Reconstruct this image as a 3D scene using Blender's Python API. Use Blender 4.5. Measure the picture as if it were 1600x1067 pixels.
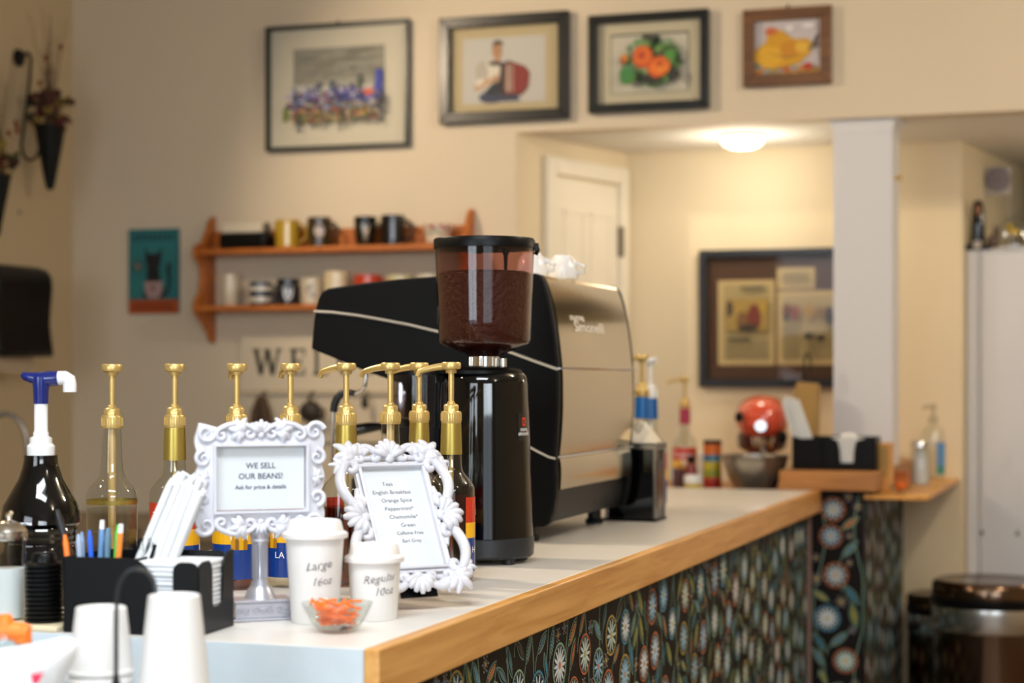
import bpy, math, random
from math import sin, cos, pi, radians, sqrt, atan2
from mathutils import Vector, Matrix

for _o in list(bpy.data.objects):
    bpy.data.objects.remove(_o)
SC = bpy.context.scene
COL = SC.collection

# ------------------------------------------------------------------ camera
CAMZ = 1.40
F = 2900.0
HOR = 586.0
YAW = radians(18.7)
cd = bpy.data.cameras.new('camera')
cd.sensor_width = 36.0
cd.lens = F / 1600.0 * 36.0
cd.shift_y = (HOR - 533.5) / 1600.0
cd.dof.use_dof = True
cd.dof.focus_distance = 3.1
cd.dof.aperture_fstop = 2.9
cd.clip_start = 0.05
cam = bpy.data.objects.new('camera', cd)
cam.location = (0, 0, CAMZ)
cam.rotation_euler = (radians(90), 0, YAW)
COL.objects.link(cam)
SC.camera = cam

# ------------------------------------------------------------------ view / world / lights
SC.view_settings.view_transform = 'Standard'
SC.view_settings.look = 'None'
SC.view_settings.gamma = 1.0
SC.view_settings.exposure = 0.06
SC.view_settings.use_curve_mapping = False
SC.cycles.transparent_max_bounces = 40
SC.cycles.max_bounces = 14

wd = bpy.data.worlds.new('world')
SC.world = wd
wd.use_nodes = True
wd.node_tree.nodes['Background'].inputs[0].default_value = (0.75, 0.87, 1.0, 1)
wd.node_tree.nodes['Background'].inputs[1].default_value = 1.5


def area_light(name, loc, target, sx, sy, power, color, spread=180):
    l = bpy.data.lights.new(name, 'AREA')
    l.shape = 'RECTANGLE'
    l.size = sx
    l.size_y = sy
    l.energy = power
    l.color = color
    l.spread = radians(spread)
    o = bpy.data.objects.new(name, l)
    o.location = loc
    d = Vector(target) - Vector(loc)
    o.rotation_euler = d.to_track_quat('-Z', 'Y').to_euler()
    COL.objects.link(o)
    return o


def spot_light(name, loc, target, power, color, size=60, blend=0.6, rad=0.03):
    l = bpy.data.lights.new(name, 'SPOT')
    l.energy = power
    l.color = color
    l.spot_size = radians(size)
    l.spot_blend = blend
    l.shadow_soft_size = rad
    o = bpy.data.objects.new(name, l)
    o.location = loc
    d = Vector(target) - Vector(loc)
    o.rotation_euler = d.to_track_quat('-Z', 'Y').to_euler()
    COL.objects.link(o)
    return o


def point_light(name, loc, power, color, rad=0.05):
    l = bpy.data.lights.new(name, 'POINT')
    l.energy = power
    l.color = color
    l.shadow_soft_size = rad
    o = bpy.data.objects.new(name, l)
    o.location = loc
    COL.objects.link(o)
    return o


DAY = (0.84, 0.92, 1.0)
WARM = (1.0, 0.80, 0.57)
# daylight through the two shop windows behind the camera
area_light('window_daylight', (1.35, -1.40, 2.35), (-1.15, 2.7, 0.95), 2.0, 0.8, 9, DAY, 70)
area_light('window_daylight', (1.35, -1.42, 1.75), (-0.9, 2.9, 1.1), 2.1, 1.9, 9, DAY)
area_light('window_daylight', (-1.9, -1.40, 1.9), (-1.5, 2.7, 0.9), 1.6, 1.6, 10, DAY, 80)
# track spots of the room (fixtures built further down at the same places)
LAMPS = [(-2.95, 4.45, 2.90), (-2.72, 3.30, 2.90), (-2.70, 2.08, 2.90)]
for p, tg, pw in zip(LAMPS, [(-1.75, 5.95, 1.75), (-1.2, 3.7, 1.05), (-1.2, 2.5, 1.05)], (78, 135, 12)):
    spot_light('track_lamp_light', (p[0], p[1], p[2] - 0.16), tg, pw, WARM, 85, 0.8, 0.04)
ROOM = [(0.5, 4.1, 2.93), (0.9, 1.6, 2.93)]
for p, pw in zip(ROOM, (50, 12)):
    point_light('dome_lamp_light', (p[0], p[1], p[2] - 0.16), pw, (1.0, 0.87, 0.70), 0.10)
# unseen ceiling panel, added to brighten the front end of the counter
area_light('ceiling_fill_light', (-0.75, 1.35, 2.955), (-0.85, 1.75, 1.05), 1.2, 0.6, 46, (0.93, 0.97, 1.0), 125)


# ------------------------------------------------------------------ pixel <-> place
SY, CY = sin(YAW), cos(YAW)


def at(px, py, d):
    r = (px - 800.0) / F
    return Vector((d * (-SY + r * CY), d * (CY + r * SY), CAMZ + (HOR - py) * d / F))


def depth_z(py, z):
    return (CAMZ - z) * F / (py - HOR)


def on_y(px, py, Y):
    r = (px - 800.0) / F
    return at(px, py, Y / (CY + r * SY))


# ------------------------------------------------------------------ colours / materials
def lin(h):
    if isinstance(h, str):
        h = h.lstrip('#')
        c = [int(h[i:i + 2], 16) / 255.0 for i in (0, 2, 4)]
    else:
        c = h
    return tuple((x / 12.92 if x <= 0.04045 else ((x + 0.055) / 1.055) ** 2.4) for x in c)


def _base(name):
    m = bpy.data.materials.new(name)
    m.use_nodes = True
    nt = m.node_tree
    return m, nt, nt.nodes['Principled BSDF']


def mat(name, col, rough=0.5, metal=0.0, spec=0.5, emit=None, estr=0, coat=0.0,
        noise=0.0, nscale=8.0, bump=0.0, bscale=60.0, stretch=None, sheen=0):
    m, nt, b = _base(name)
    c = lin(col)
    b.inputs['Base Color'].default_value = (*c, 1)
    b.inputs['Roughness'].default_value = rough
    b.inputs['Metallic'].default_value = metal
    b.inputs['Specular IOR Level'].default_value = spec
    b.inputs['Coat Weight'].default_value = coat
    b.inputs['Coat Roughness'].default_value = 0.06
    if emit:
        b.inputs['Emission Color'].default_value = (*lin(emit), 1)
        b.inputs['Emission Strength'].default_value = estr
    tc = nt.nodes.new('ShaderNodeTexCoord')
    mp = nt.nodes.new('ShaderNodeMapping')
    if stretch:
        mp.inputs['Scale'].default_value = stretch
    nt.links.new(tc.outputs['Object'], mp.inputs[0])
    if noise > 0:
        n = nt.nodes.new('ShaderNodeTexNoise')
        n.inputs['Scale'].default_value = nscale
        n.inputs['Detail'].default_value = 5
        nt.links.new(mp.outputs[0], n.inputs['Vector'])
        mx = nt.nodes.new('ShaderNodeMix')
        mx.data_type = 'RGBA'
        mx.inputs['A'].default_value = (*[x * (1 - noise) for x in c], 1)
        mx.inputs['B'].default_value = (*[min(1, x * (1 + noise)) for x in c], 1)
        nt.links.new(n.outputs['Fac'], mx.inputs['Factor'])
        nt.links.new(mx.outputs['Result'], b.inputs['Base Color'])
    if bump > 0:
        n2 = nt.nodes.new('ShaderNodeTexNoise')
        n2.inputs['Scale'].default_value = bscale
        n2.inputs['Detail'].default_value = 4
        nt.links.new(mp.outputs[0], n2.inputs['Vector'])
        bp = nt.nodes.new('ShaderNodeBump')
        bp.inputs['Strength'].default_value = bump
        bp.inputs['Distance'].default_value = 0.005
        nt.links.new(n2.outputs['Fac'], bp.inputs['Height'])
        nt.links.new(bp.outputs[0], b.inputs['Normal'])
    return m


def wood(name, c1, c2, axis='y', scale=7.0, rough=0.45, coat=0.15, dark=None):
    m, nt, b = _base(name)
    tc = nt.nodes.new('ShaderNodeTexCoord')
    mp = nt.nodes.new('ShaderNodeMapping')
    s = {'x': (0.6, 9, 9), 'y': (9, 0.6, 9), 'z': (9, 9, 0.6)}[axis]
    mp.inputs['Scale'].default_value = s
    nt.links.new(tc.outputs['Object'], mp.inputs[0])
    n = nt.nodes.new('ShaderNodeTexNoise')
    n.inputs['Scale'].default_value = scale
    n.inputs['Detail'].default_value = 8
    n.inputs['Distortion'].default_value = 0.7
    nt.links.new(mp.outputs[0], n.inputs['Vector'])
    cr = nt.nodes.new('ShaderNodeValToRGB')
    cr.color_ramp.elements[0].position = 0.32
    cr.color_ramp.elements[0].color = (*lin(c1), 1)
    cr.color_ramp.elements[1].position = 0.66
    cr.color_ramp.elements[1].color = (*lin(c2), 1)
    if dark:
        e = cr.color_ramp.elements.new(0.24)
        e.color = (*lin(dark), 1)
    nt.links.new(n.outputs['Fac'], cr.inputs[0])
    nt.links.new(cr.outputs[0], b.inputs['Base Color'])
    b.inputs['Roughness'].default_value = rough
    b.inputs['Coat Weight'].default_value = coat
    b.inputs['Coat Roughness'].default_value = 0.2
    return m


def glass(name, tint=(1, 1, 1), rough=0.02, fmul=1.0, ior=1.45):
    """thin clear wall: see-through, with mirror-like highlights at the edges"""
    m = bpy.data.materials.new(name)
    m.use_nodes = True
    nt = m.node_tree
    nt.nodes.clear()
    out = nt.nodes.new('ShaderNodeOutputMaterial')
    mx = nt.nodes.new('ShaderNodeMixShader')
    tr = nt.nodes.new('ShaderNodeBsdfTransparent')
    tr.inputs[0].default_value = (*tint, 1)
    gl = nt.nodes.new('ShaderNodeBsdfGlossy')
    gl.inputs['Roughness'].default_value = rough
    fr = nt.nodes.new('ShaderNodeFresnel')
    fr.inputs[0].default_value = ior
    mu = nt.nodes.new('ShaderNodeMath')
    mu.operation = 'MULTIPLY'
    mu.inputs[1].default_value = fmul
    mu.use_clamp = True
    nt.links.new(fr.outputs[0], mu.inputs[0])
    ge = nt.nodes.new('ShaderNodeNewGeometry')
    inv = nt.nodes.new('ShaderNodeMath')
    inv.operation = 'SUBTRACT'
    inv.inputs[0].default_value = 1.0
    nt.links.new(ge.outputs['Backfacing'], inv.inputs[1])
    m2 = nt.nodes.new('ShaderNodeMath')
    m2.operation = 'MULTIPLY'
    nt.links.new(mu.outputs[0], m2.inputs[0])
    nt.links.new(inv.outputs[0], m2.inputs[1])
    nt.links.new(m2.outputs[0], mx.inputs[0])
    nt.links.new(tr.outputs[0], mx.inputs[1])
    nt.links.new(gl.outputs[0], mx.inputs[2])
    nt.links.new(mx.outputs[0], out.inputs[0])
    return m


def painted(name, rough=0.6, coat=0.0):
    """printed surface: colours come from the mesh's own colour layer"""
    m, nt, b = _base(name)
    a = nt.nodes.new('ShaderNodeVertexColor')
    a.layer_name = 'Col'
    nt.links.new(a.outputs[0], b.inputs['Base Color'])
    b.inputs['Roughness'].default_value = rough
    b.inputs['Coat Weight'].default_value = coat
    return m


M = {}
M['wall'] = mat('wall_paint', '#dccdb5', 0.85, noise=0.02, nscale=3, bump=0.05, bscale=120)
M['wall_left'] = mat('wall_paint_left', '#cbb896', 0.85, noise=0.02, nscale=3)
M['wall_warm'] = mat('wall_paint_warm', '#e6d5b4', 0.85, noise=0.02, nscale=3)
M['pillar'] = mat('pillar_paint', '#dcdce0', 0.8, noise=0.01)
M['ceiling'] = mat('ceiling_paint', '#e2dccf', 0.9)
M['floor'] = mat('floor_tile', '#8d7a66', 0.5, noise=0.15, nscale=4)
M['door'] = mat('door_paint', '#eee5d2', 0.55)
M['laminate'] = mat('counter_laminate', '#d8d4cd', 0.33, noise=0.06, nscale=14, bump=0.03, bscale=90)
M['laminate_side'] = mat('counter_end_laminate', '#bfc9cf', 0.5, noise=0.08, nscale=25)
M['maple'] = wood('maple_edge', '#c1873f', '#dba65f', 'y', 6, dark='#a86f30')
M['oak'] = wood('oak_cap', '#8f5c2c', '#b47b40', 'x', 6)
M['oak2'] = wood('oak_shelf_wood', '#c8893a', '#dea452', 'y', 6)
M['pine'] = wood('pine_orange', '#a4561c', '#c8752b', 'x', 7)
M['black_matte'] = mat('black_matte', '#070708', 0.45, spec=0.14, bump=0.03, bscale=300)
M['black_plastic'] = mat('black_plastic', '#070708', 0.35, spec=0.2)
M['black_gloss'] = mat('black_gloss', '#050506', 0.06, coat=0.15, spec=0.5)
M['black_rubber'] = mat('black_rubber', '#16181b', 0.5)
M['base_grey'] = mat('dark_grey_plastic', '#1d2227', 0.42)
M['chrome'] = mat('chrome', '#e8e6e2', 0.08, 1.0)
M['steel'] = mat('brushed_steel', '#e2cc9e', 0.12, 1.0, noise=0.04, nscale=3, bump=0.015, bscale=30, stretch=(1, 1, 12))
M['steel_dark'] = mat('satin_steel', '#8d8780', 0.3, 1.0)
M['steel_bin'] = mat('bin_steel', '#6b5646', 0.16, 1.0)
M['iron'] = mat('wrought_iron', '#0f110f', 0.6, spec=0.25)
M['gold'] = mat('gold_plastic', '#d3b672', 0.34, 0.6, bump=0.02, bscale=200)
M['gold_foil'] = mat('gold_foil', '#b09a4c', 0.36, 0.75)
M['gold_tube'] = mat('pale_gold_tube', '#dcb878', 0.35, 0.3)
M['white'] = mat('white_plastic', '#e6e6e6', 0.35)
M['paper'] = mat('white_paper', '#d3d6d9', 0.7)
M['cup'] = mat('paper_cup_white', '#dfddda', 0.5)
M['cuplid'] = mat('cup_lid_white', '#e2dedb', 0.3)
M['porcelain'] = mat('white_porcelain', '#ececec', 0.15, coat=0.3)
M['frame_white'] = mat('antique_white', '#cdced6', 0.3, coat=0.25)
M['frame_silver'] = mat('silver_wash', '#b4b5bf', 0.32, 0.6)
M['navy'] = mat('navy_plastic', '#10216b', 0.2, coat=0.3)
M['glass'] = glass('clear_glass', (0.90, 0.92, 0.90), 0.02, 2.2)
M['liquid'] = glass('clear_syrup', (0.93, 0.91, 0.86), 0.02, 0.6)
M['amber'] = glass('amber_syrup', (0.50, 0.25, 0.09), 0.03, 0.6)
M['redsyrup'] = glass('red_syrup', (0.4, 0.05, 0.04), 0.03, 0.6)
M['smoke'] = glass('smoky_hopper_plastic', (0.64, 0.43, 0.40), 0.06, 1.8)
M['smoke_grey'] = glass('smoky_doser_plastic', (0.68, 0.66, 0.70), 0.05, 1.5)
M['pane'] = glass('picture_glass', (0.97, 0.97, 0.96), 0.015, 0.35)
M['print'] = painted('printed_surface', 0.6)
M['print_gloss'] = painted('printed_gloss', 0.25, 0.3)
M['glaze'] = painted('glazed_pattern', 0.15, 0.4)
M['sheet'] = mat('printed_sheet', '#ced3d7', 0.6)
M['paperwall'] = painted('floral_wallpaper', 0.55)
M['paperwall'].node_tree.nodes['Principled BSDF'].inputs['Specular IOR Level'].default_value = 0.15
M['shaker_metal'] = mat('shaker_metal', '#d8d2c6', 0.22, 1.0)
M['ink'] = mat('dark_ink', '#454b5c', 0.6)
M['ink_grey'] = mat('grey_ink', '#626876', 0.6)
M['marker'] = mat('marker_ink', '#26262c', 0.5)
M['white_ink'] = mat('white_ink', '#f4f4f4', 0.5)
M['beans'] = mat('roasted_beans', '#4a281e', 0.35, bump=1.0, bscale=110, noise=0.5, nscale=120)
M['orange_plastic'] = mat('orange_plastic', '#ff7c22', 0.35)
M['beige'] = mat('beige_board', '#d9cba9', 0.6)
M['cloth'] = mat('cream_cloth', '#e4d9c4', 0.9, bump=0.2, bscale=80)
M['cardboard'] = mat('tan_kraft', '#a8854a', 0.7)
M['coral'] = mat('coral_enamel', '#e2573c', 0.12, coat=0.6)
M['lamp'] = mat('lamp_diffuser', '#fff2d8', 0.5, emit='#ffecc8', estr=5)
M['bulb'] = mat('lamp_bulb', '#fff2d8', 0.5, emit='#ffd9a0', estr=22)
M['red'] = mat('red_plastic', '#cf2413', 0.4)


def solid(col, rough=0.5, metal=0.0, coat=0.0, _c={}):
    k = (col, rough, metal, coat)
    if k not in _c:
        _c[k] = mat('paint_' + col.strip('#'), col, rough, metal, coat=coat)
    return _c[k]


# ------------------------------------------------------------------ mesh builder
class B:
    def __init__(s):
        s.v = []
        s.f = []
        s.c = []
        s.m = []
        s.col = None
        s.mi = 0

    def _add(s, vs, fs, T=None):
        o = len(s.v)
        for p in vs:
            p = Vector(p)
            if T is not None:
                p = T @ p
            s.v.append(p)
        for f in fs:
            s.f.append([o + i for i in f])
            s.c.append(s.col)
            s.m.append(s.mi)
        return s

    def box(s, x0, x1, y0, y1, z0, z1, T=None):
        vs = [(x, y, z) for z in (z0, z1) for y in (y0, y1) for x in (x0, x1)]
        fs = [(0, 2, 3, 1), (4, 5, 7, 6), (0, 1, 5, 4), (2, 6, 7, 3), (0, 4, 6, 2), (1, 3, 7, 5)]
        return s._add(vs, fs, T)

    def lathe(s, prof, seg=36, c=(0, 0, 0), sx=1, sy=1, T=None, cap=True, a0=0, a1=2 * pi):
        full = abs(a1 - a0 - 2 * pi) < 1e-6
        n = seg if full else seg + 1
        vs = []
        for (r, z) in prof:
            for i in range(n):
                a = a0 + (a1 - a0) * i / seg
                vs.append((c[0] + r * sx * cos(a), c[1] + r * sy * sin(a), c[2] + z))
        fs = []
        for j in range(len(prof) - 1):
            for i in range(seg):
                k = (i + 1) % n if full else i + 1
                fs.append((j * n + i, j * n + k, (j + 1) * n + k, (j + 1) * n + i))
        if cap and full:
            if prof[0][0] > 1e-6:
                fs.append(tuple(reversed(range(n))))
            if prof[-1][0] > 1e-6:
                fs.append(tuple(range((len(prof) - 1) * n, len(prof) * n)))
        return s._add(vs, fs, T)

    def tube(s, pts, r, seg=8, T=None, flat=1.0, cap=True, closed=False):
        pts = [Vector(p) for p in pts]
        n = len(pts)
        if not isinstance(r, (list, tuple)):
            r = [r] * n
        vs = []
        prev = None
        for i in range(n):
            if closed:
                t = pts[(i + 1) % n] - pts[i - 1]
            else:
                t = pts[min(i + 1, n - 1)] - pts[max(i - 1, 0)]
            if t.length < 1e-9:
                t = Vector((0, 0, 1))
            t.normalize()
            if prev is None:
                u = t.cross(Vector((0, 1, 0)))
                if u.length < 0.1:
                    u = t.cross(Vector((1, 0, 0)))
            else:
                u = prev - t * prev.dot(t)
            u.normalize()
            prev = u
            w = t.cross(u)
            for k in range(seg):
                a = 2 * pi * k / seg
                vs.append(pts[i] + u * (r[i] * cos(a)) + w * (r[i] * sin(a) * flat))
        fs = []
        m = n if closed else n - 1
        for i in range(m):
            j = (i + 1) % n
            for k in range(seg):
                l = (k + 1) % seg
                fs.append((i * seg + k, j * seg + k, j * seg + l, i * seg + l))
        if cap and not closed:
            fs.append(tuple(range(seg)))
            fs.append(tuple(reversed(range((n - 1) * seg, n * seg))))
        return s._add(vs, fs, T)

    def prism(s, poly, a, b, plane='xz', T=None):
        """polygon extruded from a to b along the axis left over"""
        n = len(poly)

        def P(p, h):
            return {'xz': (p[0], h, p[1]), 'xy': (p[0], p[1], h), 'yz': (h, p[0], p[1])}[plane]
        vs = [P(p, a) for p in poly] + [P(p, b) for p in poly]
        ar = sum(poly[i][0] * poly[(i + 1) % n][1] - poly[(i + 1) % n][0] * poly[i][1] for i in range(n))
        fs = [tuple(range(n)), tuple(reversed(range(n, 2 * n)))]
        fs += [(i, i + n, (i + 1) % n + n, (i + 1) % n) for i in range(n)]
        return s._add(vs, fs, T)

    def ball(s, c, rx, ry, rz, seg=20, rings=12, T=None):
        prof = [(max(1e-5, sin(pi * i / rings)), -cos(pi * i / rings)) for i in range(rings + 1)]
        vs = []
        for (r, z) in prof:
            for i in range(seg):
                a = 2 * pi * i / seg
                vs.append((c[0] + rx * r * cos(a), c[1] + ry * r * sin(a), c[2] + rz * z))
        fs = []
        for j in range(rings):
            for i in range(seg):
                k = (i + 1) % seg
                fs.append((j * seg + i, j * seg + k, (j + 1) * seg + k, (j + 1) * seg + i))
        return s._add(vs, fs, T)

    def face(s, pts, T=None):
        return s._add(pts, [tuple(range(len(pts)))], T)

    def build(s, name, material, parent=None, smooth=40, bevel=0, seg=2, loc=None, fix=True):
        me = bpy.data.meshes.new(name)
        me.from_pydata([tuple(p) for p in s.v], [], s.f)
        if fix:
            import bmesh
            bm = bmesh.new()
            bm.from_mesh(me)
            bmesh.ops.recalc_face_normals(bm, faces=bm.faces)
            bm.to_mesh(me)
            bm.free()
        ms = material if isinstance(material, (list, tuple)) else [material]
        for m_ in ms:
            me.materials.append(m_)
        if len(ms) > 1:
            for i, p in enumerate(me.polygons):
                p.material_index = s.m[i]
        if any(c is not None for c in s.c):
            ca = me.color_attributes.new('Col', 'FLOAT_COLOR', 'CORNER')
            for i, p in enumerate(me.polygons):
                c = s.c[i] or (0.5, 0.5, 0.5)
                for li in p.loop_indices:
                    ca.data[li].color = (*c, 1)
        if smooth:
            me.polygons.foreach_set('use_smooth', [True] * len(me.polygons))
            me.set_sharp_from_angle(angle=radians(smooth))
        me.update()
        o = bpy.data.objects.new(name, me)
        COL.objects.link(o)
        if parent is not None:
            o.parent = parent
        if loc is not None:
            o.location = loc
        if bevel:
            md = o.modifiers.new('bevel', 'BEVEL')
            md.width = bevel
            md.segments = seg
            md.limit_method = 'ANGLE'
            md.angle_limit = radians(35)
        return o


def tag(o, label, cat, group=None, kind=None):
    o['label'] = label
    o['category'] = cat
    if group:
        o['group'] = group
    if kind:
        o['kind'] = kind
    return o


def thing(name, label, cat, loc=(0, 0, 0), rotz=0, group=None, rx=0):
    o = bpy.data.objects.new(name, None)
    o.empty_display_size = 0.05
    COL.objects.link(o)
    o.location = loc
    o.rotation_euler = (rx, 0, rotz)
    return tag(o, label, cat, group)


def struct(o):
    o['kind'] = 'structure'
    return o


def dup(root, loc=None, rotz=None, label=None, group=None, scale=None):
    def cp(o, par):
        c = o.copy()
        COL.objects.link(c)
        c.parent = par
        for ch in [x for x in bpy.data.objects if x.parent == o]:
            cp(ch, c)
        return c
    r = cp(root, None)
    if loc is not None:
        r.location = loc
    if rotz is not None:
        r.rotation_euler = (r.rotation_euler[0], r.rotation_euler[1], rotz)
    if label:
        r['label'] = label
    if group:
        r['group'] = group
    if scale:
        r.scale = scale
    return r


def text_geo(body, size=1.0, align='CENTER', offset=0.0, shear=0.0, spacing=1.0):
    cu = bpy.data.curves.new('lettering', 'FONT')
    cu.body = body
    cu.size = size
    cu.align_x = align
    cu.offset = offset
    cu.shear = shear
    cu.space_character = spacing
    cu.resolution_u = 3
    ob = bpy.data.objects.new('lettering', cu)
    COL.objects.link(ob)
    dg = bpy.context.evaluated_depsgraph_get()
    me = bpy.data.meshes.new_from_object(ob.evaluated_get(dg))
    vs = [v.co.copy() for v in me.vertices]
    fs = [tuple(p.vertices) for p in me.polygons]
    bpy.data.objects.remove(ob)
    bpy.data.meshes.remove(me)
    return vs, fs


def put_text(b, body, size, fn, **kw):
    """fn maps the flat letter point (x, y) to a 3-D point"""
    vs, fs = text_geo(body, size, **kw)
    b._add([fn(v.x, v.y) for v in vs], fs)


def ell(cx, cy, rx, ry, n=20, a=0.0):
    return [(cx + rx * cos(t) * cos(a) - ry * sin(t) * sin(a), cy + rx * cos(t) * sin(a) + ry * sin(t) * cos(a))
            for t in [2 * pi * i / n for i in range(n)]]


def art(name, shapes, w, h, parent, fn, material=None, step=0.0003):
    """a flat printed picture: coloured shapes in one mesh, fn(x, y, layer) -> 3-D"""
    b = B()
    for i, (c, poly) in enumerate(shapes):
        b.col = lin(c)
        b.face([fn(p[0] * w, p[1] * h, i) for p in poly])
    return b.build(name, material or M['print'], parent, smooth=0, fix=False)
# ================================================================== THE ROOM
YW = 5.95          # wall with the pictures
YB = 6.64          # back wall of the alcove
ZH = CAMZ + 0.82   # underside of the header, alcove ceiling
ZC = 3.0


def sbox(name, m, *a):
    return struct(B().box(*a).build(name, m, smooth=0))


sbox('floor', M['floor'], -4.0, 3.4, -1.7, 9.0, -0.1, 0)
sbox('ceiling', M['ceiling'], -4.0, 3.4, -1.7, YW, ZC, ZC + 0.1)
sbox('wall_left', M['wall_left'], -3.84, -3.72, -1.6, YW, 0, ZC)
sbox('wall_back', M['wall'], -3.84, -2.0, YW, YW + 0.1, 0, ZC)
sbox('wall_header', M['wall'], -2.0, 3.3, YW, YW + 0.1, ZH, ZC)
sbox('ceiling_alcove', M['ceiling'], -2.1, 3.3, YW + 0.1, 9.0, ZH, ZH + 0.08)
sbox('wall_alcove_back', M['wall_warm'], -1.80, -0.59, YB, YB + 0.06, 0, ZH)
sbox('wall_recess_back', M['wall_warm'], -0.9, 3.3, 8.3, 8.4, 0, ZH)
sbox('wall_added_right', M['wall_warm'], 0.12, 3.3, 7.0, 7.08, 0, ZH)  # unseen wall, added to give the machine's steel a warm reflection
sbox('wall_right', M['wall'], 3.3, 3.4, -1.6, 9.0, 0, ZC)
# slanted walls
sl = B()
sl.prism([(-2.0, YW + 0.1), (-2.0, YW), (-1.80, YB), (-1.80, YB + 0.06), (-1.95, YB + 0.06)], 0, ZH, 'xy')
struct(sl.build('wall_alcove_side', M['wall_warm'], smooth=0))
sl = B()
sl.prism([(-0.5905, YB), (-0.5905, YB + 0.05), (-0.62 + 0.28, 8.3), (-0.70, 8.3), (-0.66, YB + 0.061)], 0, ZH, 'xy')
struct(sl.build('wall_recess_side', M['wall_warm'], smooth=0))
# rear wall with two shop windows (behind the camera)
wr = B()
WIN = [(-2.75, -1.05), (0.25, 2.45)]
for (x0, x1, z0, z1) in [(-3.84, -2.75, 0, ZC), (-1.05, 0.25, 0, ZC), (2.45, 3.4, 0, ZC),
                         (-2.75, -1.05, 0, 0.7), (-2.75, -1.05, 2.8, ZC), (0.25, 2.45, 0, 0.7), (0.25, 2.45, 2.8, ZC)]:
    wr.box(x0, x1, -1.6, -1.5, z0, z1)
struct(wr.build('wall_rear', M['wall'], smooth=0))
for k, (x, x2) in enumerate(WIN):
    w_ = B()
    W2 = x2 - x
    for (a, b_, c, d) in [(0, 0.05, 0.7, 2.8), (W2 - .05, W2, 0.7, 2.8), (0.05, W2 - .05, 0.7, 0.75), (0.05, W2 - .05, 2.75, 2.8), (W2 / 2 - .025, W2 / 2 + .025, 0.75, 2.75)]:
        w_.box(x + a, x + b_, -1.58, -1.52, c, d)
    fr = struct(w_.build('window_%d' % (k + 1), M['door'], smooth=0))
    for (a, b_) in ((0.05, W2 / 2 - .025), (W2 / 2 + .025, W2 - .05)):
        B().box(x + a, x + b_, -1.555, -1.55, 0.75, 2.75).build('pane', M['pane'], fr, smooth=0)

# pillar under the header, cove flare at the top, stands on the capped half wall
PX0, PX1 = on_y(1300, 0, YW).x, on_y(1392, 0, YW).x
CAPZ = 1.110
b = B()
b.box(PX0, PX1, YW + 0.03, YW + 0.20, CAPZ, ZH)
fl = []
for i in range(7):
    t = i / 6 * pi / 2
    fl.append((0.022 * (1 - sin(t)), -0.035 * (1 - cos(t)) * 1.0))
o1 = [(PX0 - 0.022 + 0.022 * sin(i / 6 * pi / 2), ZH - 0.05 * (1 - cos(i / 6 * pi / 2))) for i in range(7)]
o2 = [(PX1 + 0.022 - 0.022 * sin(i / 6 * pi / 2), ZH - 0.05 * (1 - cos(i / 6 * pi / 2))) for i in range(7)]
b.prism(o1 + list(reversed(o2)), YW + 0.028, YW + 0.20)
struct(b.build('wall_pillar', M['pillar'], smooth=30))


# door and casing on the slanted wall
def slant(px):
    """distance along the slanted wall seen at px"""
    r = (px - 800.0) / F
    dx, dy = -SY + r * CY, CY + r * SY
    ax, ay, ux, uy = -2.0, YW, 0.2, YB - YW
    # d*dx = ax + t ux ; d*dy = ay + t uy
    det = dx * (-uy) + ux * dy
    d = (ax * (-uy) + ux * ay) / det
    t = (dx * ay - dy * ax) / det
    return d, t * sqrt(ux * ux + uy * uy)


ang = atan2(YB - YW, 0.2)
TS = Matrix.Translation((-2.0, YW, 0)) @ Matrix.Rotation(ang, 4, 'Z')   # local x along wall, -y into the room
d0, s0 = slant(862)
d1, s1 = slant(962)
d2, s2 = slant(847)
d3, s3 = slant(975)
ztop = CAMZ + (HOR - 272) * d0 / F
zcas = CAMZ + (HOR - 243) * d2 / F
tr = B()
tr.box(s2, s0, -0.025, 0, 0, zcas, TS)
tr.box(s1, s3, -0.025, 0, 0, zcas, TS)
tr.box(s0, s1, -0.025, 0, ztop, zcas, TS)
struct(tr.build('trim_1', M['door'], smooth=0, bevel=0.004))
dr = B()
dr.box(s0 + .004, s1 - .004, -0.010, 0, 0.01, ztop - 0.01, TS)
W_ = s1 - s0
for (u0, u1) in ((0.14, 0.45), (0.55, 0.86)):
    for (z0, z1) in ((0.25, 0.85), (1.0, 1.62), (1.72, 1.98)):
        a0, a1 = s0 + u0 * W_, s0 + u1 * W_
        for (p, q, r_, t_) in ((a0, a1, z0, z0 + 0.012), (a0, a1, z1 - 0.012, z1), (a0, a0 + 0.008, z0, z1), (a1 - 0.008, a1, z0, z1)):
            dr.box(p, q, -0.014, -0.010, r_, t_, TS)
door = struct(dr.build('door_1', M['door'], smooth=0))
hg = B()
zz = CAMZ + (HOR - 378) * d1 / F
hg.box(s1 - 0.006, s1 + 0.012, -0.030, -0.012, zz - 0.055, zz + 0.055, TS)
hg.build('door_hinge', M['steel_dark'], door, smooth=0)
# baseboards
sbox('baseboard_back', M['door'], -3.72, -2.0, YW - 0.015, YW, 0, 0.1)
sbox('baseboard_alcove', M['door'], -1.0, -0.59, YB - 0.015, YB, 0, 0.1)

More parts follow.
